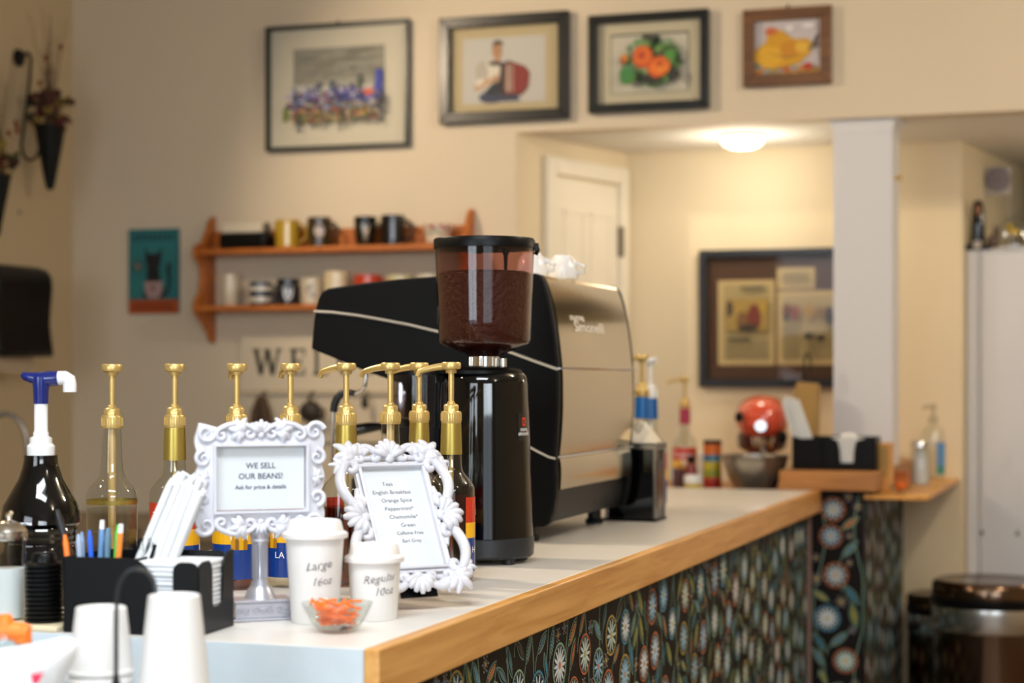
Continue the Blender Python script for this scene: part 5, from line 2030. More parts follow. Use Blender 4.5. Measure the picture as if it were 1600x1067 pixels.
T_ = Matrix.Translation((0.01, -0.012, zz)) @ Matrix.Rotation(pi / 2, 4, 'X')
b = B()
b.box(-0.055, 0.075, 0.0, 0.012, zz - 0.055, zz + 0.048)
b.build('board', solid('#c5bab0', 0.7), t, smooth=0, bevel=0.002)
b = B()
for i in range(16):
    a = 2 * pi * i / 16
    b.ball((0.030 + 0.034 * cos(a), -0.012, zz + 0.034 * sin(a)), 0.012, 0.008, 0.012, 10, 8)
for i in range(9):
    a = 2 * pi * i / 9
    b.ball((0.030 + 0.018 * cos(a), -0.016, zz + 0.018 * sin(a)), 0.011, 0.008, 0.011, 10, 8)
b.ball((0.030, -0.018, zz), 0.010, 0.010, 0.010, 10, 8)
b.build('rosette', solid('#8d8488', 0.6), t, smooth=60)
B().box(-0.056, -0.050, 0.001, 0.011, 0.0003 - 0.14, zz - 0.05).build('stand_post', solid('#b9ab98', 0.6), t, smooth=0)
B().box(0.068, 0.074, 0.001, 0.011, 0.0003 - 0.14, zz - 0.05).build('stand_post', solid('#b9ab98', 0.6), t, smooth=0)
# ================================================================== PICTURES ON THE HEADER
def picture(name, label, pxs, pys, fw, fc, depth, mats, shapes, inset, glassy=True, Y=YW, opening=None, group=None, hook=True, layers=0.0006):
    """pxs = left,right px; pys = (top,bottom) px at the left edge and right edge averaged"""
    L, Rr = on_y(pxs[0], 0, Y), on_y(pxs[1], 0, Y)
    zc = lambda px, py: on_y(px, py, Y).z
    x0, x1 = L.x, Rr.x
    zt = (zc(pxs[0], pys[0]) + zc(pxs[1], pys[1])) / 2
    zb_ = (zc(pxs[0], pys[2]) + zc(pxs[1], pys[3])) / 2
    w, h = x1 - x0, zt - zb_
    rot = 0.0
    t = thing(name, label, 'picture', ((x0 + x1) / 2, Y - 0.001, zb_), 0, group)
    b = B()
    D = depth
    b.prism([(-w / 2, 0), (w / 2, 0), (w / 2 - fw, fw), (-w / 2 + fw, fw)], -D, 0)
    b.prism([(-w / 2, h), (w / 2, h), (w / 2 - fw, h - fw), (-w / 2 + fw, h - fw)], -D, 0)
    b.prism([(-w / 2, 0), (-w / 2 + fw, fw), (-w / 2 + fw, h - fw), (-w / 2, h)], -D, 0)
    b.prism([(w / 2, 0), (w / 2 - fw, fw), (w / 2 - fw, h - fw), (w / 2, h)], -D, 0)
    b.build('frame', fc, t, smooth=0, bevel=0.0025)
    B().box(-w / 2 + fw * .8, w / 2 - fw * .8, -0.006, -0.002, fw * .8, h - fw * .8).build('mat_board', mats, t, smooth=0)
    mb = [o_ for o_ in t.children if o_.name.startswith('mat_board')][0]
    pl, pr, pt, pbm = inset
    ax0, ax1 = -w / 2 + pl * w, -w / 2 + pr * w
    az0, az1 = h * (1 - pbm), h * (1 - pt)
    art('painting', shapes, 1, 1, mb, lambda x, y, l: (ax0 + (ax1 - ax0) * x, -0.0070 - layers * 0.35 * l, az0 + (az1 - az0) * y))
    if glassy:
        B().box(-w / 2 + fw * .9, w / 2 - fw * .9, -D + 0.006, -D + 0.008, fw * .9, h - fw * .9).build('glass_pane', M['pane'], t, smooth=0)
    if hook:
        B().tube([(0, -0.005, h - .001), (0, -0.005, h + 0.012)], [0.006, 0.003], 8).build('hook', M['iron'], t)
    return t


R = random.Random(21)


def rc(cs):
    return R.choice(cs)


def blob(cx, cy, rx, ry, n=16, jit=0.15):
    return [(cx + rx * cos(a) * (1 + R.uniform(-jit, jit)), cy + ry * sin(a) * (1 + R.uniform(-jit, jit))) for a in [2 * pi * i / n for i in range(n)]]


def clip01(p):
    return [(min(1, max(0, x)), min(1, max(0, y))) for x, y in p]


# skyline
S = [('#96938a', [(0, 0), (1, 0), (1, 1), (0, 1)])]
S.append(('#a8a59c', [(0, .42), (1, .42), (1, .62), (0, .52)]))
for i in range(40):
    y = R.uniform(.55, .98)
    x = R.uniform(0, .9)
    S.append((rc(['#84837c', '#a3a198', '#8c8c86', '#9b978a']), clip01([(x, y), (x + R.uniform(.1, .35), y + R.uniform(.01, .07)), (x + R.uniform(.1, .3), y + .05), (x, y + .02)])))
S.append(('#c3c2be', [(0, .40), (1, .40), (1, .50), (.5, .48), (0, .52)]))
for i in range(26):
    x = R.uniform(0, .95)
    w_ = R.uniform(.02, .05)
    S.append((rc(['#5a6a9a', '#47507e', '#7d86b0', '#6a6f92', '#8b84a6', '#4a5fb0']), clip01([(x, .3), (x + w_, .3), (x + w_, R.uniform(.40, .5)), (x, R.uniform(.40, .52))])))
for (x, w_, h_, c) in ((.28, .045, .53, '#4c5668'), (.42, .04, .55, '#3f5a6c'), (.49, .03, .49, '#3b3f78'), (.72, .05, .60, '#4c5a4e'), (.64, .04, .50, '#3a3f70'), (.92, .07, .66, '#2c3fb0'), (.55, .05, .46, '#4a54a8')):
    S.append((c, clip01([(x, .3), (x + w_, .3), (x + w_, h_), (x + w_ / 2, h_ + .02), (x, h_)])))
for i in range(330):
    y = R.uniform(0.0, .40)
    x = R.uniform(0, .97)
    if y > .25:
        c = rc(['#4a50a0', '#6d74b8', '#b9b6d0', '#383f80', '#8e6c92', '#c9c6c8', '#b05a4e', '#5a66c0'])
    elif y > .15:
        c = rc(['#2f3a6c', '#46507e', '#c3b9a8', '#5a5478', '#7a88b0', '#a56a5a'])
    else:
        c = rc(['#b08a3c', '#8c6a34', '#b0523a', '#77803a', '#d0b070', '#5f4a38', '#8a8a86'])
    S.append((c, clip01([(x, y), (x + R.uniform(.02, .07), y + R.uniform(-.01, .01)), (x + R.uniform(.02, .06), y + R.uniform(.015, .04)), (x, y + .02)])))
S.append(('#5c6b22', clip01(blob(.03, .09, .05, .09))))
S.append(('#c4553a', blob(.93, .34, .05, .05)))
picture('framed_picture', 'thin black framed skyline painting with a wide white mat, leftmost picture', (420, 642), (39, 36, 235, 232), 0.013, solid('#1b2320', 0.35), 0.030, solid('#d9d2c2', 0.8), S, (0.185, 0.825, 0.185, 0.795))

# accordion player
S = [('#cbc8c4', [(0, 0), (1, 0), (1, 1), (0, 1)])]
S += [('#e4dcd0', blob(.33, .42, .2, .22)), ('#bdb6ac', blob(.23, .46, .08, .18)), ('#3c4b78', blob(.36, .10, .16, .10, jit=.05)), ('#3f4660', [(.24, .02), (.70, .02), (.66, .16), (.24, .16)]),
      ('#5d2826', [(.44, .18), (.47, .60), (.56, .64), (.76, .54), (.82, .44), (.80, .22), (.72, .10), (.50, .12)]), ('#8e3330', [(.60, .14), (.62, .60), (.74, .54), (.81, .44), (.79, .24), (.72, .14)]),
      ('#c9a49a', [(.53, .16), (.54, .58), (.57, .60), (.57, .15)]), ('#b88a84', [(.59, .16), (.60, .58), (.62, .58), (.62, .15)]), ('#3a2c30', [(.44, .18), (.46, .56), (.50, .58), (.50, .16)]),
      ('#2a2c30', [(.30, .62), (.40, .64), (.52, .60), (.48, .56), (.34, .58)]), ('#2c3240', [(.28, .20), (.40, .34), (.46, .34), (.46, .14), (.32, .12)]),
      ('#b98a68', blob(.42, .80, .062, .115, jit=.04)), ('#4a4038', [(.36, .86), (.38, .94), (.44, .96), (.49, .92), (.49, .87), (.43, .90)]), ('#c09472', blob(.42, .68, .04, .06)),
      ('#cfa684', [(.13, .24), (.20, .34), (.40, .40), (.44, .36), (.30, .28), (.18, .20)]), ('#c39a78', blob(.41, .37, .04, .06)), ('#eae2d8', [(.16, .30), (.22, .40), (.28, .36), (.20, .26)])]
for i in range(8):
    S.append(('#d8c0b0', [(.515 + i * .012, .2), (.518 + i * .012, .56), (.521 + i * .012, .56), (.518 + i * .012, .2)]))
picture('framed_picture', 'thick black framed painting of a person playing a red accordion', (691, 892), (29, 21, 193, 189), 0.036, solid('#0d0d0d', 0.3), 0.034, solid('#c9b894', 0.8), S, (0.17, 0.81, 0.20, 0.82), hook=False)

# orange flowers
S = [('#cfc9ba', [(0, 0), (1, 0), (1, 1), (0, 1)]), ('#45504a', [(0, 0), (.012, 0), (.012, 1), (0, 1)]), ('#45504a', [(.985, 0), (1, 0), (1, 1), (.985, 1)]),
     ('#45504a', [(0, .97), (1, .97), (1, 1), (0, 1)]), ('#7d857a', [(0, 0), (1, 0), (1, .015), (0, .015)])]
for i in range(150):
    a, q = R.uniform(0, 2 * pi), R.uniform(0, 1) ** .6
    S.append((rc(['#3f6a36', '#557d46', '#7d9a72', '#2c4a2c', '#3a3c34', '#6a8c4a', '#8fa890', '#47533c', '#4f8a3c']), clip01(blob(.52 + .36 * q * cos(a), .50 + .40 * q * sin(a), R.uniform(.03, .08), R.uniform(.03, .10), 9, .4))))
S += [('#4f8a3c', blob(.78, .56, .09, .12)), ('#3f8040', blob(.24, .28, .09, .16)), ('#2c2c28', blob(.55, .2, .12, .09)), ('#2f2f2a', blob(.84, .26, .07, .1))]
S += [('#c8501c', blob(.44, .58, .13, .19, 14, .08)), ('#dc6c24', blob(.45, .60, .11, .15, 12, .12)), ('#b8441a', blob(.43, .60, .05, .07)), ('#d0581c', blob(.64, .40, .15, .18, 14, .08)),
      ('#e87a24', blob(.66, .39, .12, .13, 12, .12)), ('#c04a18', blob(.66, .45, .05, .05)), ('#e0a040', blob(.68, .37, .03, .03)), ('#d08438', blob(.21, .57, .05, .07)), ('#b84a30', blob(.19, .52, .03, .05))]
picture('framed_picture', 'black framed painting of orange flowers on green leaves', (923, 1110), (26, 17, 177, 172), 0.028, solid('#0d100e', 0.3), 0.034, solid('#cfc5ac', 0.8), S, (0.175, 0.83, 0.20, 0.81), hook=False)

# yellow hen
S = [('#c8bfc0', [(0, 0), (1, 0), (1, 1), (0, 1)]), ('#b98a3c', [(0, 0), (1, 0), (1, .12), (.8, .2), (0, .14)])]
for i in range(26):
    S.append((rc(['#b8503a', '#7f9a7a', '#cbb06a', '#c9a7a0', '#8fa0a8', '#c87a3a']), clip01(blob(R.uniform(.02, .95), R.uniform(.02, .16), .05, .03, 8, .3))))
S += [('#d19a1e', [(0, .36), (.06, .50), (.2, .62), (.24, .84), (.36, .86), (.46, .80), (.60, .66), (.80, .66), (.88, .56), (.86, .40), (.70, .22), (.30, .12), (.10, .20)]),
      ('#dca82a', blob(.24, .36, .2, .2)), ('#c8881c', blob(.55, .48, .14, .16)), ('#e0b040', blob(.72, .5, .1, .1)), ('#c8683c', blob(.28, .82, .09, .07)), ('#8c6a3a', [(.2, .44), (.5, .34), (.78, .38), (.5, .31)]),
      ('#4a4038', [(.86, .5), (.94, .72), (.98, .74), (.92, .5)]), ('#70624e', [(.82, .44), (1, .52), (1, .56), (.82, .5)]), ('#b8402a', blob(.82, .15, .07, .07)), ('#55705a', blob(.06, .2, .07, .03)), ('#e6e2e2', blob(.55, .86, .06, .05)), ('#e6e2e2', blob(.82, .88, .09, .04))]
picture('framed_picture', 'small brown wooden framed painting of a yellow hen', (1163, 1301), (18, 10, 137, 132), 0.037, wood('walnut', '#5a3818', '#7c5128', 'x', 8), 0.028, solid('#cfc5ac', 0.8), S, (0.10, 0.875, 0.16, 0.87), glassy=False)

# framed newspaper pages in the alcove
S = [('#4c2f18', [(0, 0), (1, 0), (1, 1), (0, 1)])]
W0, W1, HT, HB = 1095, 1372, 390, 604


def PXR(x0, y0, x1, y1):
    f = lambda x: (x - 1107) / (1360 - 1107)
    g = lambda y: 1 - (y - 402) / (592 - 402)
    return [(f(x0), g(y1)), (f(x1), g(y1)), (f(x1), g(y0)), (f(x0), g(y0))]


def paper(x0, y0, x1, y1):
    S.append(('#c3ab79', PXR(x0, y0, x1, y1)))
    S.append(('#ad9a6c', PXR(x0 + 9, y0 + 7, x1 - 7, y1 - 9)))


paper(1123, 437, 1213, 570)
paper(1217, 455, 1352, 570)
paper(1217, 419, 1276, 452)
for (x0, x1, y0, y1) in ((1135, 1206, 530, 562), (1225, 1256, 510, 562), (1260, 1290, 536, 562), (1294, 1345, 500, 562), (1225, 1270, 426, 446)):
    y = y0
    while y < y1 - 2:
        S.append(('#948560', PXR(x0, y, x1 - R.uniform(0, 6), y + 1.3)))
        y += 3.2
S.append(('#6e6650', PXR(1160, 447, 1198, 452)))
S.append(('#5c543e', PXR(1140, 527, 1176, 532)))
S.append(('#a98c4a', PXR(1137, 466, 1204, 516)))
for (x, y, rx, ry, c) in ((1143, 482, 5, 14, '#4e4038'), (1165, 500, 12, 14, '#7d5a34'), (1182, 497, 11, 20, '#7a3526'), (1172, 512, 16, 6, '#40382c'), (1157, 480, 8, 7, '#b09048'), (1196, 480, 6, 10, '#b8963c'),
                          (1234, 486, 8, 12, '#6a3e28'), (1247, 488, 7, 12, '#8a4a30'), (1232, 497, 5, 5, '#2e2a26'), (1268, 486, 7, 12, '#b08a3a'), (1287, 490, 8, 10, '#8a6a30'), (1300, 494, 8, 14, '#3c3228'), (1268, 525, 9, 6, '#4c4434'), (1286, 528, 7, 6, '#3f382c'), (1320, 490, 10, 14, '#6a5030')):
    cx, cy = PXR(x, y, x, y)[0]
    S.append((c, blob(cx, cy, rx / 253, ry / 190, 12, .15)))
tn = picture('newspaper_frame', 'big black framed brown board with mounted newspaper pages in the alcove', (1095, 1372), (390, 388, 604, 606), 0.028, solid('#0c0a09', 0.3), 0.036, solid('#4c2f18', 0.7), S, (0.045, 0.955, 0.058, 0.942), Y=YB, hook=False)
tn['category'] = 'framed newspaper'

# teal cat print on the wall
S = [('#1f6c74', [(0, 0), (1, 0), (1, 1), (0, 1)]), ('#2a7a7e', [(.03, .2), (.97, .2), (.97, .97), (.03, .97)]), ('#b0501e', [(0, 0), (1, 0), (1, .165), (0, .165)])]
x = .08
for i in range(9):
    S.append(('#1c4a52', [(x, .87), (x + .07, .87), (x + .07, .94), (x + .02, .94), (x + .02, .92), (x, .92)]))
    x += .095
x = .10
for i in range(8):
    S.append(('#8a3a14', [(x, .05), (x + .07, .05), (x + .07, .12), (x, .12)]))
    x += .1
S += [('#3f6a60', ell(.2, .57, .13, .09)), ('#1f6c74', ell(.2, .57, .10, .07)), ('#b05a34', ell(.2, .56, .04, .03)),
      ('#17191d', [(.30, .19), (.32, .30), (.38, .42), (.39, .55), (.36, .62), (.34, .78), (.42, .70), (.50, .71), (.58, .70), (.68, .78), (.66, .62), (.62, .55), (.64, .42), (.72, .30), (.74, .19)]),
      ('#17191d', [(.70, .19), (.80, .30), (.80, .42), (.76, .54), (.80, .60), (.90, .58), (.84, .56), (.86, .40), (.84, .26)]),
      ('#a98f8c', [(.33, .38), (.70, .38), (.68, .24), (.60, .18), (.42, .18), (.34, .26)]), ('#7d6360', ell(.5, .30, .04, .04))]
L, Rr = on_y(203, 0, YW), on_y(281, 0, YW)
zt, zb_ = on_y(242, 358, YW).z, on_y(242, 490, YW).z
t = thing('cat_print', 'teal and orange print of a black cat hanging on the left wall section', 'wall print', ((L.x + Rr.x) / 2, YW - 0.001, zb_))
w, h = Rr.x - L.x, zt - zb_
B().box(-w / 2, w / 2, -0.008, 0, 0, h).build('board', solid('#1f5c64', 0.5), t, smooth=0)
art('painting', S, w, h, t, lambda x, y, l: (x - w / 2, -0.0084 - 0.0002 * l, y))

# WELCOME hook board
L, Rr = on_y(379, 0, YW), on_y(668, 0, YW)
Yf = YW - 0.02
t = thing('welcome_board', 'cream hook board reading WELCOME below the mug shelf', 'hook board', (0, YW - 0.001, 0))
z0, z1 = on_y(500, 690, YW).z, on_y(500, 520, YW).z
zl = on_y(500, 612, YW).z
b = B()
b.box(L.x, Rr.x, -0.018, 0, z0, z1)
b.build('board', solid('#d8cbb4', 0.8), t, smooth=0, bevel=0.003)
b = B()
b.box(L.x - 0.005, Rr.x + 0.005, -0.032, -0.018, zl - 0.008, zl + 0.008)
b.build('rail', solid('#cbbca2', 0.8), t, smooth=0)


def serif(ch, x, y, w, h):
    st, th, sf = w * .22, w * .09, h * .07
    P = []
    r = lambda a, c, e, f: P.append([(x + a * w, y + c * h), (x + e * w, y + c * h), (x + e * w, y + f * h), (x + a * w, y + f * h)])
    if ch == 'L':
        r(.12, 0, .34, 1); r(0, 0, .46, .07); r(0, .93, .46, 1); r(0, 0, .95, .08); r(.86, 0, .95, .30)
    if ch == 'E':
        r(.12, 0, .36, 1); r(0, 0, .9, .08); r(0, .92, .9, 1); r(.3, .46, .7, .54); r(.80, 0, .9, .28); r(.80, .72, .9, 1); r(.62, .38, .70, .62)
    if ch == 'W':
        for (a, c, wd) in ((.08, .28, .16), (.28, .50, .09), (.50, .70, .16), (.70, .92, .09)):
            top, bot = (a, c) if (a, c) in ((.08, .28), (.50, .70)) else (c, a)
            P.append([(x + (bot - wd / 2) * w, y), (x + (bot + wd / 2) * w, y), (x + (top + wd / 2) * w, y + h), (x + (top - wd / 2) * w, y + h)])
        r(-.04, .93, .24, 1); r(.36, .93, .62, 1); r(.80, .93, 1.04, 1)
    if ch == 'M':
        r(.10, 0, .19, 1); r(.72, 0, .94, 1); r(0, 0, .30, .07); r(.62, 0, 1.04, .07); r(0, .93, .25, 1); r(.72, .93, 1.04, 1)
        P.append([(x + .45 * w, y + .1 * h), (x + .55 * w, y + .1 * h), (x + .30 * w, y + h), (x + .10 * w, y + h)])
        P.append([(x + .45 * w, y + .1 * h), (x + .52 * w, y + .1 * h), (x + .84 * w, y + h), (x + .76 * w, y + h)])
    if ch in 'CO':
        n_ = 24
        for i in range(n_):
            a0_, a1_ = 2 * pi * i / n_, 2 * pi * (i + 1) / n_
            if ch == 'C' and (a0_ < 0.6 or a0_ > 2 * pi - 0.7):
                continue
            q = lambda a, k: (x + w * (.5 + (.48 - (k * (.10 + .14 * abs(cos(a))))) * cos(a)), y + h * (.5 + (.5 - k * .07) * sin(a)))
            P.append([q(a0_, 0), q(a1_, 0), q(a1_, 1), q(a0_, 1)])
        if ch == 'C':
            r(.80, .66, .88, .95)
    return P


b = B()
zt_, zb2 = on_y(450, 545, YW).z, on_y(450, 586, YW).z
for ch, xa, xb in (('W', 400, 443), ('E', 456, 483), ('L', 493, 517), ('C', 530, 556), ('O', 566, 594), ('M', 604, 637), ('E', 644, 664)):
    xa_, xb_ = on_y(xa, 0, YW).x, on_y(xb, 0, YW).x
    for P in serif(ch, xa_, zb2, xb_ - xa_, zt_ - zb2):
        b.face([(p_[0], -0.0188, p_[1]) for p_ in P])
b.build('lettering', solid('#2b2d27', 0.7), t, smooth=0, fix=False)
for i, (px, ps, nm) in enumerate(((422, 1.25, 'dark brown cloth pouch hanging below the W of WELCOME'), (497, 1.0, 'dark round cup hanging from the welcome board left of the steam wand'), (581, 0.6, 'small dark hook cover at the right of the welcome board'))):
    v = on_y(px, 620, YW)
    hk = B()
    hk.tube([(v.x, -0.032, zl), (v.x, -0.058, zl - 0.004), (v.x, -0.062, zl - 0.014), (v.x, -0.056, zl - 0.022)], 0.003, 8)
    hk.build('hook', M['iron'], t)
    t2 = thing('hanging_item', nm, 'hanging item', (v.x, YW - 0.064, zl - 0.014))
    b = B()
    if i == 0:
        b.prism([(-0.012, 0), (0.012, 0), (0.030, -0.05), (0.045, -0.14), (0.038, -0.16), (-0.038, -0.16), (-0.046, -0.14), (-0.034, -0.05)], -0.022, 0.012)
        b.build('pouch', solid('#5a4534', 0.9), t2, smooth=0, bevel=0.008)
        B().prism([(-.01, -.155), (.012, -.155), (.006, -.02), (-.002, -.02)], -0.0245, -0.022).build('drawcord', solid('#3b2d24', 0.9), t2, smooth=0)
    elif i == 1:
        b.ball((0, 0, -0.055), 0.040, 0.028, 0.038)
        b.tube([(0, 0, -0.02), (-0.004, 0, -0.005), (0, 0, 0.0)], [0.008, 0.006, 0.005], 10)
        b.build('cup_body', solid('#332a24', 0.5), t2)
        B().tube([(0.036, 0, -0.04), (0.052, 0, -0.05), (0.052, 0, -0.07), (0.034, 0, -0.08)], 0.005, 8).build('handle', solid('#332a24', 0.5), t2)
    else:
        b.tube([(0, 0, 0), (0, 0, -0.030), (0.006, 0, -0.042)], [0.008, 0.014, 0.008], 12)
        b.build('cover', solid('#2f2f28', 0.6), t2)

# ================================================================== MUG SHELF
xL, xR = on_y(331, 0, YW).x, on_y(742, 0, YW).x
YS = YW - 0.001
SD = 0.135
zU = on_y(450, 386, YW - SD).z
zL = on_y(450, 476, YW - SD).z
t = thing('mug_shelf', 'orange pine wall shelf with two rows of mugs', 'wall shelf', (0, YS, 0))
B().box(xL + 0.018, xR - 0.018, -SD, 0, zU - 0.018, zU).build('shelf_board', M['pine'], t, smooth=0, bevel=0.003)
B().box(xL + 0.018, xR - 0.018, -SD, 0, zL - 0.018, zL).build('shelf_board', M['pine'], t, smooth=0, bevel=0.003)
B().box(xL + 0.018, xR - 0.018, -0.014, 0, zU + 0.0005, zU + 0.070).build('back_rail', M['pine'], t, smooth=0, bevel=0.002)
zt = on_y(350, 338, YW).z
zbt = on_y(350, 536, YW).z
br = [(0, zt), (-0.012, zt - 0.002), (-0.035, zt - 0.020), (-0.050, zt - 0.050), (-0.085, zU + 0.030), (-SD - 0.006, zU + 0.012), (-SD - 0.012, zU - 0.008), (-SD - 0.004, zU - 0.030), (-0.100, zU - 0.055), (-0.092, zU - 0.085),
      (-0.105, zL + 0.050), (-SD - 0.004, zL + 0.020), (-SD - 0.012, zL - 0.004), (-SD - 0.002, zL - 0.026), (-0.100, zL - 0.050), (-0.060, zL - 0.080), (-0.040, zbt + 0.030), (-0.030, zbt + 0.005), (0, zbt)]
for x in (xL, xR - 0.018):
    b = B()
    b.prism([(y, z) for y, z in br], x, x + 0.018, 'yz')
    b.build('side_bracket', M['pine'], t, smooth=30, bevel=0.003)
b = B()
for x in (on_y(524, 0, YW).x, on_y(430, 0, YW).x):
    b.ball((x, -SD, zU - 0.009), 0.004, 0.003, 0.004, 10, 8)
b.build('peg', M['iron'], t)


def mug(px, z, r, h, colr, label, handle=None, art_=None, taper=1.0, name='mug', coat=0.4, Yoff=-0.068):
    x = on_y(px, 0, YW + Yoff).x
    t = thing(name, label, 'mug', (x, YW + Yoff, z + .0003), 0, None)
    b = B()
    b.lathe([(r * 0.86 * taper, 0), (r * 0.96 * taper, 0.004), (r * (0.5 + .5 * taper), h * .5), (r, h - 0.002), (r - .002, h), (r - .004, h - .002), (r * .8, 0.008), (0.0001, 0.008)], 32)
    b.build('cup_body', solid(colr, 0.2, coat=coat), t)
    if handle is not None:
        c, s_ = cos(handle), sin(handle)
        pts = [(r * .93, h * .80), (r + .012, h * .82), (r + .024, h * .68), (r + .025, h * .45), (r + .014, h * .26), (r * .93, h * .22)]
        B().tube([(q * c, q * s_, z_) for q, z_ in pts], 0.0048, 10).build('handle', solid(colr, 0.2, coat=coat), t)
    if art_:
        fn = cyl(r + .0008)
        face = atan2(-x, YW)
        Rz = Matrix.Rotation(face, 3, 'Z')
        b = B()
        for i, (c_, poly) in enumerate(art_):
            b.col = lin(c_)
            b.face([Rz @ Vector(fn(p_[0], p_[1], i)) for p_ in poly])
        b.build('emblem', M['glaze'], t, smooth=0, fix=False)
    return t


def band(c, z0, z1, r, full=True):
    o = []
    n_ = 16
    for i in range(n_):
        a, e = -r * 1.5 + r * 3.0 * i / n_, -r * 1.5 + r * 3.0 * (i + 1) / n_
        o.append((c, [(a, z0), (e, z0), (e, z1), (a, z1)]))
    return o


# upper row
x0, x1 = on_y(350, 0, YW - .07).x, on_y(424, 0, YW - .07).x
t = thing('black_tin', 'long black rounded tin with a cream top, left end of the upper shelf', 'tin', ((x0 + x1) / 2, YW - 0.07, zU + .0003))
w = x1 - x0
B().box(-w / 2, w / 2, -0.045, 0.045, 0, 0.056).build('tin_body', M['black_plastic'], t, smooth=0, bevel=0.014, seg=4)
B().box(-w / 2 + 0.006, w / 2 - 0.02, -0.036, 0.036, 0.0555, 0.092).build('cream_top', solid('#d9cdb8', 0.6), t, smooth=0, bevel=0.006)
B().tube([(w / 2 - 0.010, -0.01, 0.052), (w / 2 - 0.010, -0.01, 0.092)], 0.006, 10).build('cap', M['iron'], t)
mug(449, zU, 0.043, 0.098, '#b8952a', 'mustard yellow mug on the upper shelf', 0.2, [('#d0b050', [(-.006, .01), (.006, .01), (.006, .085), (-.006, .085)])])
mug(499, zU, 0.042, 0.104, '#3a2c14', 'dark brown mug with a round pale emblem on the upper shelf', 0.0,
    [('#b9a99a', ell(0, .055, .019, .022)), ('#8f7c86', ell(0.002, .055, .012, .014)), ('#c9bdb2', ell(-0.004, .06, .005, .006))])
mug(571, zU, 0.040, 0.102, '#15140f', 'black flared mug with a gold and grey V design on the upper shelf', None,
    [('#6a5a34', [(-.018, .075), (.018, .075), (.004, .015), (-.004, .015)]), ('#8c8c88', [(-.012, .072), (.002, .072), (.0, .03), (-.003, .03)]), ('#a87c2c', ell(0.004, .05, .006, .010))], taper=0.86)
mug(614, zU, 0.042, 0.104, '#100e10', 'plain black mug with its handle to the right on the upper shelf', 0.1, [('#3c3a40', [(-.004, .02), (.004, .02), (.003, .08), (-.003, .08)])])
t = mug(684, zU, 0.050, 0.070, '#d9cdb9', 'white bowl shaped cup with red flowers at the rim, right end of the upper shelf', 1.0,
        [('#b0483c', blob(-.022, .058, .010, .007)), ('#b85a44', blob(.012, .060, .012, .006)), ('#7d8f6a', blob(-.006, .045, .007, .005)), ('#b0483c', blob(.034, .052, .006, .006)), ('#7f9a8a', blob(-.03, .04, .006, .005))], taper=0.62, name='teacup')
# lower row
t = mug(360, zL, 0.030, 0.112, '#d8ccb6', 'narrow cream tumbler at the left end of the lower shelf')
mug(407, zL, 0.041, 0.082, '#1b2a44', 'navy and white striped mug on the lower shelf', 0.0, band('#cfc6b6', .012, .030, 0.041) + band('#cfc6b6', .050, .066, 0.041))
mug(450, zL, 0.040, 0.092, '#12141f', 'navy mug with a pale shield emblem on the lower shelf', None, [('#b9b6b4', [(0, .012), (.012, .024), (.019, .045), (.017, .066), (0, .074), (-.017, .066), (-.019, .045), (-.012, .024)]), ('#8b8b90', ell(0, .048, .009, .013))])
mug(487, zL, 0.039, 0.092, '#cbbfa8', 'white mug with a grey printed drawing on the lower shelf', None, [('#8c8a86', blob(-.003, .05, .014, .020, 14, .3)), ('#c0b8a8', blob(.002, .055, .006, .008)), ('#77767a', blob(.008, .030, .005, .006))])
mug(526, zL, 0.044, 0.114, '#d3c3a0', 'tall cream mug behind the tip of the espresso machine', None, [('#b3a68c', [(-.012, .05), (.012, .05), (.012, .09), (-.012, .09)])])
mug(575, zL, 0.050, 0.100, '#b53a1e', 'brick red mug on the lower shelf', 0.1)
mug(625, zL, 0.046, 0.096, '#c9bf98', 'pale olive mug on the lower shelf above the machine', None)
mug(670, zL, 0.042, 0.098, '#d3c8b4', 'off white mug on the lower shelf nearest the bean hopper', None)
mug(708, zL, 0.034, 0.090, '#7d5a3a', 'brown mug at the right end of the lower shelf', None)

# ================================================================== LEFT WALL: DISPENSER, SCONCES, FAUCET
XW = -3.72
zt, zb_ = CAMZ + (HOR - 415) * 6.2 / F, CAMZ + (HOR - 557) * 6.15 / F
t = thing('towel_dispenser', 'black paper towel dispenser on the left wall', 'towel dispenser', (XW + 0.0005, 5.12, zb_))
h = zt - zb_
cr = [(0, 0), (0.235, 0.0), (0.240, 0.010), (0.232, 0.06), (0.226, 0.11), (0.230, 0.17), (0.236, h - 0.07), (0.232, h - 0.035), (0.215, h - 0.012), (0.180, h - 0.001), (0.0, h)]
b = B()
b.prism(cr, 0.02, 0.33)
b.build('cover', M['black_plastic'], t, smooth=35, bevel=0.006)
b = B()
b.prism([(0, 0.004), (0.10, 0.004), (0.11, h * .5), (0.10, h - 0.004), (0, h - 0.004)], 0.0, 0.02)
b.build('back_housing', M['black_matte'], t, smooth=0)
B().box(0.05, 0.19, 0.06, 0.28, -0.055, -0.0005).build('lower_block', solid('#b9a68c', 0.9), t, smooth=0)  # tan block just below the cover
tag(B().ball((0, 0, 0), 0.004, 0.006, 0.006, 10, 8).build('wall_screw', M['iron'], loc=(XW + 0.004, 5.60, at(63, 332, 6.5).z)), 'tiny dark screw in the wall above the towel dispenser', 'screw')


def cone_sconce(Yc, label, fl):
    """iron wall arm holding a cone vase of dried flowers"""
    t = thing('wall_sconce', label, 'wall sconce', (XW + 0.0005, Yc, 0), 0, 'iron wall sconces')
    pa = lambda px, py, X: None
    return t


# place of the visible sconce on the left wall
def onx(px, py, X):
    r = (px - 800.0) / F
    return at(px, py, X / (-SY + r * CY))


